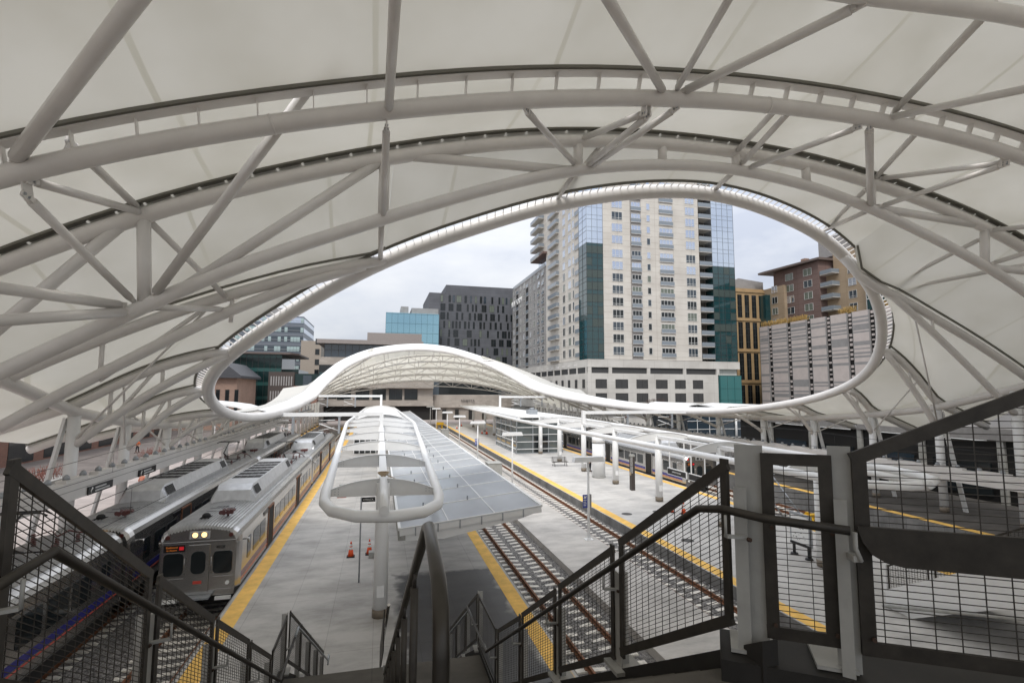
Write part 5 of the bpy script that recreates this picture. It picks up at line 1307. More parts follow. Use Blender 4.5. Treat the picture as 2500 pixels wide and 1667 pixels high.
def place_windows(root, wins, name='window', cap=100):
    """wins: (face, u, z, w, h, cols, rows, frame, glass, rail, plane); 'f' faces -y at y=plane (u=x), 'l' faces -x at x=plane (u=y of the right hand jamb seen from outside)"""
    base = Vector(root.location); out = []
    def P(wn):
        f, u, z, w = wn[0], wn[1], wn[2], wn[3]; pl = wn[10]
        return Vector((u, pl, z)) if f == 'f' else Vector((pl, u+w, z)) if f == 'l' else Vector((pl, u, z))
    wins = sorted(wins, key=lambda q: (P(q)-Vector((0, 0, 8))).length/(q[3]*q[4])**.5)
    for wn in wins[:cap]:
        o = link(name, win_mesh(*wn[3:10]), root, True); o.location = P(wn)-base; o.rotation_euler.z = ROT[wn[0]]
    rest = wins[cap:]
    if rest:
        mats = []; vs = []; fs = []; mi = []
        for wn in rest:
            me = win_mesh(*wn[3:10]); M = Matrix.Translation(P(wn)-base) @ Matrix.Rotation(ROT[wn[0]], 4, 'Z'); n = len(vs)
            vs += [tuple(M @ v.co) for v in me.vertices]
            for p in me.polygons:
                fs.append(tuple(n+i for i in p.vertices)); mm = me.materials[p.material_index]
                if mm not in mats: mats.append(mm)
                mi.append(mats.index(mm))
        me = bpy.data.meshes.new(name); me.from_pydata(vs, [], fs)
        for m_ in mats: me.materials.append(m_)
        me.polygons.foreach_set('material_index', mi); me.update(); link(name, me, root, True, kind='stuff')
glasses = [glassd, glassb, glassb, mat('curtained_glass', (.14, .16, .13), .12, spec=.6), mat('sky_mirror_glass', (.55, .60, .70), .04, metal=.85)]
rb = lambda p: random.random() < p
# ---- the beige tower with its podium and grey wing
TX0, TX1, TY = 48.16, 90.3, 115
tw = thing('apartment_tower', 'tall beige apartment tower with glass corners on a pale podium', 'apartment tower', (TX0, TY, 0))
FL = []; z = 16.75
for k in range(19):
    FL.append(z); z += 3.04+(.55 if k == 8 else 0)
TOP = z+1
g = G(); g.box(TX0+4.36, 79.75, TY, TY+32, 16, TOP); g.box(TX0+.15, TX0+4.36, TY+5, TY+32, 16, TOP); g.box(79.75, TX1-.2, TY+3.4, TY+32, 16, TOP); part('tower_wall', g, precast, tw)
g = G(); g.box(TX0, TX1+.3, TY-.3, 190, 14.0, 15.9); g.box(TX0, 84, TY-.29, 190, 3, 12.55); g.box(TX0+.5, TX1, TY+.6, 189.5, -1.7, 14.0); part('podium', g, precastw, tw)
g = G()
for x in (TX0+.1, 53.6, 63.9, 74, 83.6): g.box(x, x+.85, TY-.25, TY+.3, 12.55, 14.0)
for k in range(12): y = TY+.6+k*6; g.box(TX0+.02, TX0+.4, y, y+.8, 12.55, 14.0)
part('podium_pier', g, precastw, tw)
g = G(); g.box(TX0+.9, 83.5, TY+.1, TY+.55, 12.56, 13.99); g.box(TX0+.12, TX0+.45, TY+.6, 189, 12.56, 13.99); part('garage_opening', g, greyglass, tw)
g = G(); g.box(84.3, 90.6, TY-.7, TY+3, -1.7, 12.4); pg_ = part('glass_box', g, mat('teal_green_glazing', (.05, .17, .17), .12, spec=.6), tw)
g = G()
for x in (84.3, 86.4, 88.5, 90.6): g.box(x-.03, x+.03, TY-.73, TY-.70, 0, 12.4)
for q in (3, 6, 9, 12.3): g.box(84.3, 90.6, TY-.735, TY-.705, q-.03, q+.03)
part('glazing_bar', g, glasst, pg_)
# glass corners
def curtain(root, x0, x1, y0, y1, z0, z1, nx, ny, fl, gm, faces, name='glass_corner'):
    g = G(); g.box(x0, x1, y0, y1, z0, z1); c = part(name, g, gm, root)
    g = G(); m_ = .05
    for q in fl:
        for dz in (-.12, .95):
            if 'f' in faces: g.box(x0-m_, x1+m_, y0-m_, y0-.01, q+dz, q+dz+.06)
            if 'l' in faces: g.box(x0-m_, x0-.01, y0+.0, y1, q+dz+.003, q+dz+.063)
    if 'f' in faces:
        for k in range(nx+1): x = x0+(x1-x0)*k/nx; g.box(x-.035, x+.035, y0-m_-.01, y0-.005, z0, z1)
    if 'l' in faces:
        for k in range(1, ny+1): y = y0+(y1-y0)*k/ny; g.box(x0-m_-.01, x0-.005, y-.035, y+.035, z0, z1)
    part('glazing_bar', g, darkframe if gm is glasst else mat('pale_mullion', (.24, .27, .30), .4), c)
    g = G()
    for q in fl:
        for k in range(nx):
            if rb(.5) and 'f' in faces and gm is glasst:
                xa = x0+(x1-x0)*k/nx; g.box(xa+.06, xa+(x1-x0)/nx-.06, y0-.015, y0-.004, q+1.05, q+2.85)
    if g.v: part('blind', g, mat('dim_green_blind', (.055, .075, .068), .2, spec=.5), c)
    return c
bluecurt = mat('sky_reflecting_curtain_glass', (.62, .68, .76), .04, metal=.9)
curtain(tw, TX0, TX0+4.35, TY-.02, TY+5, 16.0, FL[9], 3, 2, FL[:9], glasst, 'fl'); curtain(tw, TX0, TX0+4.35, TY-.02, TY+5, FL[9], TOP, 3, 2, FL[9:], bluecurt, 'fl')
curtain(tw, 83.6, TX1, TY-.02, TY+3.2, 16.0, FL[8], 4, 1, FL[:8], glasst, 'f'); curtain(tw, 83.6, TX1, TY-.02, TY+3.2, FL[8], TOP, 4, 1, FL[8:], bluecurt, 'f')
# grey strip and balcony stacks
g = G(); g.box(60.05, 63.05, TY-.06, TY, 14.4, TOP); part('grey_bay', g, mat('grey_bay_panel', (.27, .25, .235), .6, var=.08), tw)
def balconies(root, x0, x1, y0, y1, fl, face, depth_m):
    for q in fl:
        g = G(); g.box(x0, x1, y0, y1, q-.16, q+.02); b_ = part('balcony', g, precastw, root)
        g = G()
        if face == 'f': g.box(x0, x1, y0-.03, y0, q+.02, q+1.05)
        else: g.box(x0-.03, x0, y0, y1, q+.02, q+1.05); g.box(x0, x1, y0-.0, y0+.03, q+.02, q+1.04)
        part('balustrade', g, railglass, b_)
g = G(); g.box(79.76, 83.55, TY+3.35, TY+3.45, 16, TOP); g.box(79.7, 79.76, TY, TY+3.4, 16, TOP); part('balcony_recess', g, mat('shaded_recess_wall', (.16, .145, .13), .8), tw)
balconies(tw, 79.78, 83.58, TY-.05, TY+3.3, FL, 'f', 3)
g = G(); g.box(TX0+.16, TX0+1.5, 120.02, 122.9, 16, TOP); part('balcony_recess', g, mat('brown_recess_wall', (.12, .10, .085), .8), tw)
balconies(tw, TX0-.02, TX0+1.4, 120.1, 122.9, FL, 'l', 1)
wins = []
for k, q in enumerate(FL):
    lo = k < 7
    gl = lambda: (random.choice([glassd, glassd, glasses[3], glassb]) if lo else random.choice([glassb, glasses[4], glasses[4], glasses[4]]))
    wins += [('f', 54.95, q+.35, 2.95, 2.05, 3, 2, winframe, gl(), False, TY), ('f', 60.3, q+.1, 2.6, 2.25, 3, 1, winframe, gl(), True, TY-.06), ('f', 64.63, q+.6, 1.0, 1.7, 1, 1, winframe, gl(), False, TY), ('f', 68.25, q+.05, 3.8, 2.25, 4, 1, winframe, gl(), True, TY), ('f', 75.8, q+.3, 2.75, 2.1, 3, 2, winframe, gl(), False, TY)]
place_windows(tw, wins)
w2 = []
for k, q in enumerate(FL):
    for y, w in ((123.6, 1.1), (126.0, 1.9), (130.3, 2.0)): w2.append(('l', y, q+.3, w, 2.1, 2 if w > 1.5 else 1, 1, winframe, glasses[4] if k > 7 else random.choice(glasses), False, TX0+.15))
for row in (8.95, 5.6):
    for i, (x, w) in enumerate(((50.1, 2.9), (55.3, 3.3), (60.9, 3.1), (66.2, 3.2), (71.5, 3.0), (76.6, 2.9))): w2.append(('f', x, row, w, 2.15, 2, 1, darkframe, greyglass, False, TY-.29))
    for i in range(11): w2.append(('l', 116.6+i*5.0, row, 1.55, 2.1, 1, 1, darkframe, greyglass, False, TX0))
place_windows(tw, w2, 'window_opening')
for q in (13.0,):
    g = G()
    for k in range(6): g.box(TX0-.03, TX0, 122+k*4.5, 124+k*4.5, 14.5, 15.0)
    part('vent_grille', g, greywhite, tw)
# joints lines on the facade are in the cladding; now the lower grey wing
wg = thing('apartment_wing', 'grey coursed apartment wing with balcony stacks stepping back from the beige tower', 'apartment building', (TX0, 165, 0))
g = G(); g.box(TX0+.6, TX0+20, 147.5, 190, 15.9, 46.4); g.box(TX0+.5, TX0+.8, 147.5, 190, 46.4, 46.9); part('wall', g, greycourse, wg)
g = G(); g.box(TX0+.7, TX0+.75, 150, 190, 46.9, 48.0); part('roof_screen', g, railglass, wg)
g = G(); g.box(TX0+1.2, TX0+18, 136, 147.5, 15.9, 46.4); part('return_wall', g, greycourse, wg)
wf = []
WF = [16.75+3.04*k for k in range(10)]
for q in WF:
    for y, w in ((150.4, 2.2), (155, 2.0), (160, 2.0), (164.6, 1.4), (172.5, 1.9), (177.5, 1.4), (186.3, 1.9)): wf.append(('l', y, q+.3, w, 2.0, 2, 1, winframe, random.choice(glasses), y in (150.4, 155), TX0+.6))
place_windows(wg, wf)
for y0, y1 in ((168.2, 171.2), (181.5, 184.5)):
    g = G(); g.box(TX0+.58, TX0+.62, y0, y1, 16, 45); part('balcony_recess', g, dark, wg)
    balconies(wg, TX0+.5, TX0+.9, y0, y1, WF, 'l', 1)
g = G(); g.box(TX0-.02, TX0+1.1, 136.2, 147.4, 15.9, 16); 
upper = [16.75+3.04*k for k in range(16)]
g = G(); g.box(TX0+1.0, TX0+1.25, 135.2, 143.2, 16, 67); part('balcony_recess', g, mat('dark_recess', (.05, .045, .042), .8), wg)
balconies(wg, TX0-.75, TX0+1.2, 135.4, 143.0, upper[:9]+upper[9:], 'l', 1)
g = G(); g.box(TX0+.4, TX0+16, 147.6, 158.0, 50.6, 67); part('upper_block', g, precast, wg)
g = G(); g.box(TX0-1.2, TX0+15, 146, 159.5, 50.0, 50.6); part('soffit', g, brownclad, wg)
balconies(wg, TX0-1.4, TX0+.4, 150.0, 159.0, upper[11:], 'l', 1)
g = G(); g.box(TX0+.8, TX0+.9, 146, 157, 46.9, 50.0); part('roof_glazing', g, bluecurt, wg)
text(wg, 'PLATFORM', (.42, 12.5+6.0, 40.9), 3.0, (rad(90), 0, rad(-90)), white, 'sign_lettering', depth=.12)

# ---- dark hotel
def simple(label, name, cat, loc): return thing(name, label, cat, loc)
ht = simple('charcoal hotel with scattered slim vertical windows and stepped roof', 'hotel_building', 'hotel', (40, 195, 0))
g = G(); g.box(17.2, 62, 195, 225, -1.7, 45.4); g.box(23.6, 62, 195.02, 225, 45.4, 48.7); part('wall', g, darkbrick, ht)
wl = []
for fl in range(11):
    z = 8.5+fl*3.35; x = 21.5
    while x < 58:
        if rb(.72):
            w = random.choice([.75, .75, .95, 1.9]); wl.append(('f', x, z, w, 2.75, 2 if w > 1 else 1, 1, darkframe, random.choice([glassd, glassd, glasses[3], glassb if fl > 9 else glassd]), False, 195)); x += w
        x += random.choice([.6, 1.2, 1.2, 2.1])
place_windows(ht, wl)
text(ht, 'HOTEL', (-22.86, 6, 36), 2.2, (rad(90), 0, rad(-90)), led_red if False else redline, 'sign_lettering', depth=.1)
# ---- teal glass block
tb = simple('teal glass office block with a grey rooftop plant room beside the charcoal hotel', 'glass_office', 'office building', (10, 185, 0))
g = G(); g.box(1.3, 20, 185, 205, -1.7, 35.6); part('curtain_wall', g, mat('light_teal_glass', (.30, .50, .58), .05, metal=.85), tb)
g = G()
for k in range(9): g.box(1.3, 20, 184.95, 184.99, 8+k*3.4, 8.08+k*3.4)
for k in range(10): x = 1.3+k*2.07; g.box(x-.03, x+.03, 184.94, 184.985, 0, 35.6)
part('glazing_bar', g, glasst, tb); g = G(); g.box(6.5, 9.2, 188, 200, 35.6, 38.4); g.box(10.3, 20, 188, 200, 35.6, 38.0); part('plant_room', g, greypanel, tb)
# ---- stone wing of the station
sw = simple('pale limestone building with a glass strip under a flat taupe roof', 'stone_building', 'building', (-3, 145, 0))
g = G(); g.box(-15.9, 14.5, 145, 165, 8.8, 17.0); g.box(-15.9, -14.5, 145.01, 165, -1.7, 8.8); g.box(-15.9, 14.5, 146.5, 165, -1.7, 8.8); g.box(-14.5, 14.5, 145, 146.5, 3.9, 5.3); part('wall', g, stone, sw)
g = G(); g.box(-14.8, 14, 145.8, 160, 17.0, 20.6); part('clerestory', g, glassb, sw)
g = G()
for k in range(17): x = -14.8+k*1.8; g.box(x-.05, x+.05, 145.74, 145.8, 17, 20.6)
g.box(-14.8, 14, 145.73, 145.79, 18.9, 19.0); part('clerestory_mullion', g, darkframe, sw)
g = G(); g.box(-16.6, 11.3, 143.8, 166, 20.6, 21.7); g.box(-3.8, 11.0, 146, 160, 21.7, 24.0); part('roof', g, mat('taupe_metal_roof', (.27, .24, .225), .6, var=.1), sw)
g = G()
for z in (12.4, 14.1): pass
sww = [('f', -15.2, 5.9, 3.9, 2.7, 3, 1, darkframe, glassd, False, 146.45)]
for x in (-11.2, -6.4, -2.0, 2.4, 6.6): sww.append(('f', x, 5.6, 3.6, 2.9, 2, 1, darkframe, glassd, False, 146.45))
for x in (-10.6, -7.9, -5.2, 2, 6): sww.append(('f', x, 12.6, 2.5, 2.9, 1, 1, darkframe, glassb, False, 144.99))
for z in (8.9, 11.5, 13.4): sww.append(('f', -15.9, z-.4, 4.6, 1.9, 3, 1, darkframe, glasst if z == 11.5 else glassd, False, 144.99))
place_windows(sw, sww)
g = G(); g.box(-14.4, 14.4, 146.3, 146.45, -1, 3.8); part('shopfront', g, dark, sw)
# curved stone building with letters
cb = simple('low curved stone building with lettering at the end of the platforms', 'curved_building', 'building', (24, 150, 0))
P = []
for k in range(13): a = rad(200+k*12); P.append((26+13.5*math.cos(a), 152+7*math.sin(a)))
g = G(); g.prism(P+[(38, 170), (12, 170)], 'z', 3.4, 6.9); g.prism([(26+(x-26)*.96, 152.4+(y-152)*.96) for x, y in P]+[(37, 169), (13, 169)], 'z', -1, 3.4); part('wall', g, stone, cb)
text(cb, 'NHETTA', (.2, -5.25, 5.3), 1.0, (rad(90), 0, rad(-5)), darkframe, 'sign_lettering', depth=.05)
g = G()
for k in range(8): a = rad(215+k*17); x, y = 26+13.4*math.cos(a), 152+6.9*math.sin(a); g.box(x-.5, x+.5, y-.35, y+.35, -.5, 2.9)
part('doorway', g, dark, cb)
db = simple('dark tall entrance block between stone wing and curved building', 'entrance_block', 'building', (17, 158, 0))
g = G(); g.box(14.6, 37, 158, 170, -1.7, 13.5); part('wall', g, mat('slate_cladding', (.05, .06, .068), .5), db); g = G(); g.box(15.5, 17.3, 157.2, 158, -1, 13); part('pylon', g, mat('slate_blue_metal', (.12, .15, .18), .5), db)
g = G(); g.box(17.6, 36, 157.95, 158, 4, 12); part('glazing', g, glassd, db)
g = G()
for kx in range(7):
    for kz in range(5): g.box(-6, -5.9, 0, .1, 0, .1)
# ---- left side buildings
of = simple('pale blue glass office slab with bright horizontal window bands seen through the rim', 'office_slab', 'office building', (-30, 200, 0))
g = G(); g.box(-52, -27.8, 200, 230, -1.7, 34.9); part('wall', g, mat('blue_grey_cladding', (.15, .17, .20), .4, metal=.3), of)
for k in range(8):
    z = 8.0+k*3.5; g = G(); g.box(-51.8, -27.9, 199.93, 200, z, z+1.9); b_ = part('window_band', g, random.choice([glassb, glasses[4]]), of)
    g = G()
    for q in range(22):
        if rb(.5): g.box(-51.5+q*1.08, -50.5+q*1.08, 199.90, 199.93, z+.1, z+1.8)
    part('blind', g, mat('pale_blind', (.36, .46, .46), .4), b_)
    g = G(); g.box(-27.8, -27.74, 200.5, 229.5, z+.1, z+1.7); part('window_band', g, bluecurt, of)
g = G()
for k in range(16): g.box(-51.9, -27.7, 199.8, 199.86, 6.9+k*1.75, 7.0+k*1.75)
part('sunshade', g, mat('silver_fin', (.42, .44, .47), .4, metal=.5), of)
g = G(); g.box(-50, -34, 205, 225, 34.9, 38.5); part('plant_room', g, greypanel, of)
gg = simple('dark green glass office with a thin brown overhanging roof', 'green_glass_office', 'office building', (-33, 140, 0))
g = G(); g.box(-39.2, -24.2, 140, 160, -1.7, 17.0); g.box(-24.2, -20.4, 141.5, 160, -1.7, 13.4); part('curtain_wall', g, glassg, gg)
g = G()
for k in range(5): g.box(-39.2, -24.2, 139.93, 139.99, 2.2+k*3.5, 3.1+k*3.5)
part('floor_band', g, mat('green_spandrel', (.03, .085, .08), .15, spec=.6), gg)
g = G()
for k in range(12): x = -39.2+k*1.36; g.box(x-.03, x+.03, 139.9, 139.97, -1, 17)
for k in range(6): g.box(-24.2, -20.4, 141.44, 141.5, 1+k*2.3, 1.1+k*2.3)
part('glazing_bar', g, darkframe, gg)
g = G(); g.prism([(-40.5, 138.5), (-22.0, 138.5), (-20.5, 142), (-20.5, 161), (-40.5, 161)], 'z', 17.05, 17.5); part('roof', g, mat('brown_roof_edge', (.13, .10, .09), .5), gg)
lb = simple('low building with louvred windows and red brick ends beside the green office', 'brick_louvre_building', 'building', (-20, 137, 0))
g = G(); g.box(-26.5, -20.6, 136.5, 141, -1.7, 12.6); part('wall', g, mat('dark_brown_wall', (.07, .055, .05), .7), lb); g = G(); g.box(-20.6, -18.6, 136.4, 140, -1.7, 9.2); g.box(-16.6, -15.2, 136.4, 140, -1.7, 9.2); part('brick_pier', g, redbrick, lb)
g = G(); g.box(-18.6, -16.6, 136.6, 140, -1.7, 11.8); part('glazed_bay', g, glassb, lb); g = G(); g.box(-20.5, -15.2, 136.8, 140, 9.2, 12.2); part('top_glass', g, glassg, lb)
for z in (1.8, 5.6, 9.2):
    g = G(); 
    for k in range(9): g.box(-26.0+k*.58, -25.72+k*.58, 136.42, 136.5, z, z+2.3)
    part('louvre', g, greypanel, lb)
rbk = simple('small red brick hall with tall narrow windows and a slate roof behind the rim curve', 'brick_hall', 'building', (-31, 118, 0))
g = G(); g.box(-46, -28.9, 118, 135, -1.7, 10.6); part('wall', g, tanbrick, rbk); g = G(); g.box(-46.5, -28.0, 117, 136, 10.6, 11.1); g.prism([(-46.5, 11.1), (-28.0, 11.1), (-31.5, 14.0), (-43, 14.0)], 'y', 117, 136); part('roof', g, mat('slate_roof', (.07, .072, .08), .6, var=.2), rbk)
place_windows(rbk, [('f', -45+k*1.75, 3.4, .75, 4.8, 1, 1, darkframe, glassd, False, 118) for k in range(10)])
tn = simple('narrow tan building seen behind the office slab', 'tan_building', 'building', (-18, 190, 0)); g = G(); g.box(-27, -20.4, 190, 205, -1.7, 25.2); part('wall', g, mat('faded_tan_render', (.36, .31, .26), .8, var=.12), tn); place_windows(tn, [('f', -22.3, 6+k*3.6, 1.4, 2.0, 1, 1, darkframe, glassd, False, 190) for k in range(6)])
tn2 = simple('tan stone building peeking out between the rim fins', 'tan_building', 'building', (-40, 185, 0)); g = G(); g.box(-60, -36, 170, 184, -1.7, 19.5); part('wall', g, tanclad, tn2)
place_windows(tn2, [('f', -58+k*2.6, 12, 1.3, 2.2, 1, 1, darkframe, glassd, False, 170) for k in range(8)])
# ---- golden building
gb = simple('golden stone office with tall dark window bays beside the beige tower', 'golden_office', 'office building', (107, 132, 0))
GX, GY = 103.3, 132
g = G(); g.box(GX-2, GX+14, GY, GY+20, -1.7, 39.6); part('wall', g, golden, gb)
for z, h in ((30.6, 7.0), (21.2, 8.0), (11.8, 8.0), (3, 7.2)):
    for k in range(5):
        x = GX-1.6+k*2.55; g = G(); g.box(x, x+1.55, GY-.05, GY, z, z+h); w_ = part('window_bay', g, glassd, gb); g = G(); g.box(x+.72, x+.83, GY-.1, GY-.05, z, z+h)
        for q in range(1, 4): g.box(x, x+1.55, GY-.09, GY-.05, z+h*q/4-.05, z+h*q/4+.05)
        part('glazing_bar', g, darkframe, w_)
g = G()
for z in (10.8, 20.2, 29.6, 38.4): g.box(GX-2.2, GX+14.2, GY-.25, GY, z, z+.45)
part('cornice', g, golden, gb); g = G(); g.prism([(GX-.5, 39.6), (GX+13, 39.6), (GX+13, 42.6), (GX+4, 43.4), (GX-.5, 41.2)], 'y', GY+3, GY+16); part('plant_room', g, greypanel, gb)
# ---- parking structure with striped panels
pk = simple('parking structure with pinkish striped panels between dark vertical slots', 'parking_structure', 'parking garage', (101.4, 100, 0))
PX = 101.4; g = G(); g.box(PX+.5, PX+40, 62, 120.5, -1.7, 26.0); part('frame', g, dark, pk)
STR = []; z = -.5
while z < 25.9:
    h = min(random.choice([.25, .35, .45, .6, .9]), 26.0-z); STR.append((z, z+h, 0 if (len(STR) % 2 == 0 or rb(.3)) else 1)); z += h
edges_ = [120.4, 115.9, 109.3, 103.0, 97.3, 91.6, 86.2, 80.8, 75.2, 69.6, 63.6]
for a, b in zip(edges_[:-1], edges_[1:]):
    g = G()
    y1, y0 = a-.75, b+.75
    for z0_, z1_, m_ in STR: g.box(PX, PX+.3, y0, y1, z0_, z1_, m_ if rb(.93) else 1-m_)
    part('striped_panel', g, [pinkpanel, greypanel], pk)
    g = G(); z = 0
    while z < 25.5:
        h = random.choice([.3, .45, .6]); g.box(PX+.12, PX+.2, b-.34, b+.34, z, z+h); z += h+random.choice([.45, .7, 1.2])
    part('slot_panel', g, pinkpanel, pk)
    g = G(); g.box(PX-.05, PX+.35, b+.66, b+.76, -.5, 26); g.box(PX-.05, PX+.35, a-.76, a-.66, -.5, 26); part('panel_edge', g, greypanel, pk)
g = G()
for k in range(1500):
    y = random.uniform(66, 120)
    if math.sin(y*.42)+math.sin(y*.17+1) < -.2: continue
    x = PX+.6+random.random()*1.2; a = random.uniform(0, 6.3); l_ = random.uniform(.7, 1.7); g.beam((x, y, 26.0), (x+.4*math.cos(a), y+.6*math.sin(a), 26.0+l_), .09, .04)
o = struct('roof_grass', g, grass_dry, 'stuff')
# ---- brown apartments behind
ba = simple('brown and tan apartment block with a thin overhanging roof behind the parking structure', 'apartment_block', 'apartment building', (118, 112, 0))
g = G(); g.box(115, 130, 112.5, 129, -1.7, 44); part('wall', g, brownclad, ba)
g = G(); g.box(117.5, 140, 92, 112.5, -1.7, 41.0); g.box(113.9, 118, 124, 133, -1.7, 39.5); g.box(119, 140, 95, 111.5, 41, 46); part('tan_wall', g, tanclad, ba)
g = G(); g.prism([(112.4, 132.5), (112.4, 130), (114.2, 111.5), (131, 111.5), (131, 132.5)], 'z', 44.1, 44.7); part('roof', g, mat('brown_eave', (.14, .11, .10), .6), ba)
g = G(); g.box(120, 121.6, 122, 123.5, 44.7, 47.4); part('chimney', g, tanbrick, ba); g = G(); g.box(121, 142, 96, 118, 46, 51.5); part('plant_room', g, greypanel, ba)
wb = []
for k in range(6):
    z = 40.6-k*3.3
    for y in (114.8, 121.4): wb.append(('l', y, z, 2.9, 2.0, 2, 1, winframe, random.choice(glasses[2:]), False, 115))
    for y in (103.5,): wb.append(('l', y, z-1.6, 2.3, 2.0, 2, 2, winframe, random.choice(glasses), False, 117.5))
    wb.append(('l', 126.5, z-2.8, 2.2, 2.0, 2, 1, winframe, random.choice(glasses), False, 113.9))
place_windows(ba, wb)
balconies(ba, 115.1, 117.5, 108.4, 112.3, [26.7+3.3*k for k in range(5)], 'l', 1)
g = G(); g.box(116.9, 117.5, 92, 100.5, -1.7, 41.5); part('glass_bay', g, glasst, ba)
g = G(); 
for k in range(12): g.box(116.84, 116.9, 92, 100.5, 8+k*2.9, 8.25+k*2.9)
for k in range(5): g.box(116.83, 116.9, 92+k*2.1, 92.12+k*2.1, 0, 41.5)
part('glazing_bar', g, winframe, ba)
g = G(); g.box(112.2, 113.9, 129.5, 134, -1.7, 37.5); part('glass_bay', g, glasst, ba)
wh = simple('building with a thick white frame round large dark panes at the rim edge', 'white_frame_building', 'building', (118, 85, 0))
g = G(); g.box(112.5, 130, 70, 89.5, -1.7, 44); part('wall', g, mat('white_render', (.72, .73, .74), .6), wh)
for z in (22.5, 31.0, 38.2):
    for y in (72, 80.6): g = G(); g.box(112.42, 112.5, y, y+8.0, z, z+6.3); part('window', g, glassd, wh)
# small things on the right: storefront, pavilion, bare trees
sf = simple('dark storefront building under the edge of the great canopy, behind round columns', 'storefront', 'building', (46, 30, 0))
g = G(); g.box(45.2, 62, 4, 58, 4.7, 5.6); part('fascia', g, mat('grey_fascia', (.22, .21, .20), .6, var=.15), sf); g = G(); g.box(48, 70, -20, 33, 5.6, 15); part('unseen_sky_block', g, greypanel, sf)  # block above the fascia is unseen, added to cut side light
g = G(); g.box(45.6, 62, 4, 58, -.5, 4.7); part('interior', g, dark, sf)
g = G()
for k in range(9): y = 5+k*5.9; g.box(45.3, 45.58, y, y+.45, 0, 4.7)
part('pier', g, boxgrey, sf)
for k in range(8): g = G(); g.box(45.3, 45.5, 6+k*5.9, 10.2+k*5.9, .4, 2.9); part('shop_window', g, glassb if k % 2 else glassd, sf)
g = G()
for k in range(8): g.box(45.1, 45.2, 6+k*5.9, 10+k*5.9, 4.6, 4.66)
part('light_strip', g, reflw, sf)
pv = simple('glazed pavilion with a swooping white roof behind the round canopy columns', 'pavilion', 'pavilion', (53, 72, 0))
prof = [(46.0, 5.25), (46.4, 5.8), (47.2, 6.25), (48.4, 6.42), (50, 6.2), (52, 5.75), (54, 5.45), (56, 5.6), (58, 6.0), (60, 6.2), (61.5, 6.1)]
g = G(); g.grid([[Vector((x, Y, z)) for x, z in prof] for Y in (71.4, 76, 84)]); g.grid([[Vector((x, Y, z-.22)) for x, z in prof] for Y in (71.4, 76, 84)]); g.grid([[Vector((x, 71.4, z)) for x, z in prof], [Vector((x, 71.4, z-.22)) for x, z in prof]]); part('roof', g, white, pv)
g = G(); g.box(46.9, 58, 72, 83, 0, 5.3); part('glazing', g, glassb, pv); g = G()
for z in (1, 2.3, 3.6, 4.9): g.box(46.85, 58.05, 71.9, 71.99, z, z+.07)
for x in (48.6, 50.8, 53): g.box(x, x+.06, 71.9, 71.985, 0, 6.2)
part('glazing_rail', g, white, pv); g = G(); g.cyl(55.6, 71.8, 0, 5.6, .18, n=12); part('column', g, white, pv)
for k, x in ((0, -24.2), (1, -20.2)):
    pass
lp = simple('small white curved roof seen just over the rim near the brick hall', 'entrance_canopy', 'canopy', (-20, 75, 0))
prof = [(-26, 6.9), (-23, 6.75), (-20, 6.45), (-18, 6.15), (-16.8, 5.75), (-16.4, 5.3)]
g = G(); g.grid([[Vector((x, Y, z)) for x, z in prof] for Y in (74, 82)]); g.grid([[Vector((x, Y, z-.25)) for x, z in prof] for Y in (74, 82)]); g.grid([[Vector((x, 74, z)) for x, z in prof], [Vector((x, 74, z-.25)) for x, z in prof]]); part('roof', g, white, lp)
g = G()
for x in (-25, -21, -17.5): g.cyl(x, 76, 0, 6.3, .15, n=10)
part('column', g, white, lp)
bk = simple('long low red brick building with dark openings along the plaza behind the raking struts', 'brick_row_building', 'building', (-42, 70, 0))
g = G(); g.box(-60, -38, 2, 110, -.5, 7.5); g.box(-75, -45, -10, 108, -.5, 19); part('wall', g, redbrick, bk); g = G(); g.box(-60, -37.4, 21.6, 110.4, 7.5, 8.0); part('roof', g, boxgrey, bk)  # taller rear block is added out of view to darken the canopy side
for k in range(14):
    g = G(); y = 24+k*6.1; g.box(-38.02, -37.95, y, y+4.2, .2, 3.6); part('shop_window', g, glassd, bk)
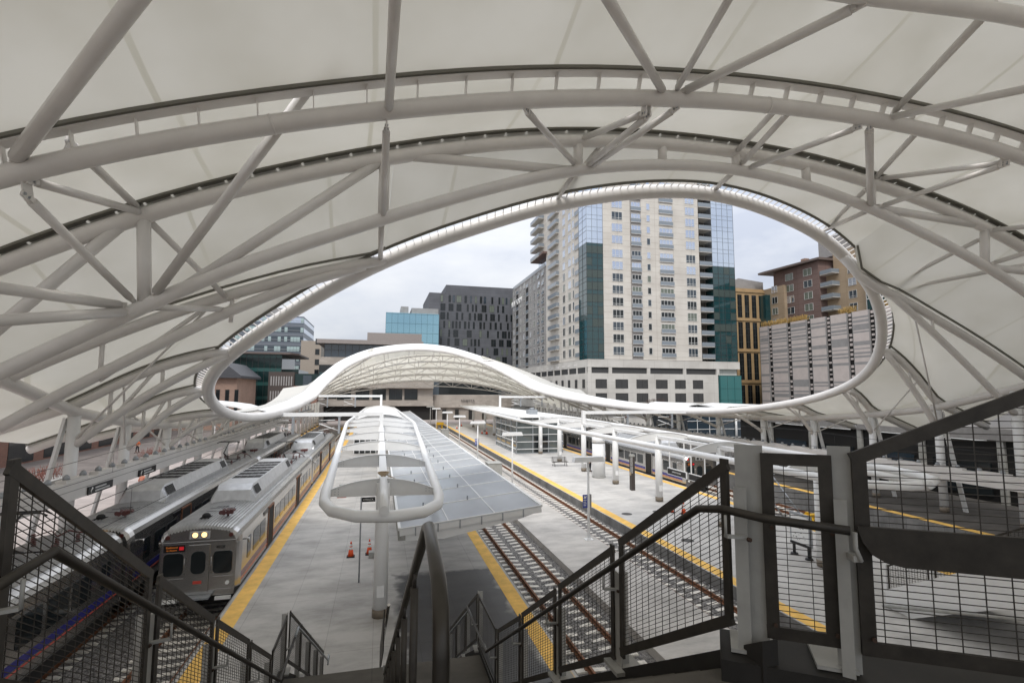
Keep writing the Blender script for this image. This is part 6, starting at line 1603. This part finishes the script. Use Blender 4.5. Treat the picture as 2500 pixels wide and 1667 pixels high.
for k, (x, y, l_) in enumerate(((-25, 37, 'dark planter box with a reddish bare shrub, close behind the raking struts'), (-27, 52, 'dark planter box with a reddish bare shrub beside the long brick building'), (-24, 66, 'dark planter box with a reddish bare shrub, small and far along the plaza'))):
    t = thing('planter', l_, 'planter', (x, y, 0), 'planter boxes on the plaza'); g = G(); g.prism([(x-1.2, y-2.2), (x+1.2, y-2.2), (x+1.2, y+2.2), (x-1.2, y+2.2)], 'z', 0, .7); g.box(x-1.28, x+1.28, y-2.28, y+2.28, .7, .78); part('box', g, boxgrey, t)
    g = G()
    for q in range(140):
        a = random.uniform(0, 6.3); px, py = x+random.uniform(-1, 1), y+random.uniform(-2, 2); g.tube([(px, py, .7), (px+.35*math.cos(a), py+.35*math.sin(a), random.uniform(1.1, 1.9))], .014, 4)
    part('foliage', g, mat('reddish_twigs', (.16, .055, .04), .9), t)
# bare street trees and shrubs
def bare_tree(label, x, y, h, seed):
    rnd = random.Random(seed); t = thing('street_tree', label, 'tree', (x, y, 0), 'bare street trees')
    g = G(); g.tube([(x, y, 0), (x+.05, y, h*.35)], [.13, .10], 8); part('trunk', g, branch, t); g = G()
    def rec(p, d, l, r, n):
        q = p+d*l; g.tube([p, p.lerp(q, .5)+Vector((rnd.uniform(-.1, .1), rnd.uniform(-.1, .1), 0)), q], [r, r*.8, r*.6], 5)
        if n:
            for k in range(3): rec(q, (d+Vector((rnd.uniform(-.8, .8), rnd.uniform(-.8, .8), rnd.uniform(-.1, .5)))).normalized(), l*.72, r*.6, n-1)
    for k in range(4): rec(Vector((x+.05, y, h*.33)), Vector((rnd.uniform(-.6, .6), rnd.uniform(-.6, .6), 1)).normalized(), h*.24, .06, 4)
    part('crown', g, branch, t)
for k, (x, y, h, l_) in enumerate(((43.5, 78, 6.5, 'bare reddish street tree in front of the swooping pavilion roof'), (49, 60, 5.0, 'bare street tree behind the round columns, beside the glazed pavilion'), (52, 58, 4.6, 'small bare tree close behind the round columns of the storefront'), (58, 100, 7, 'bare street tree in front of the pale podium'))): bare_tree(l_, x, y, h, k+3)
# guard against forgotten labels
for o in COL.objects:
    if o.parent is None and o.type in ('MESH', 'EMPTY') and 'label' not in o and 'kind' not in o: print('NOLABEL', o.name)
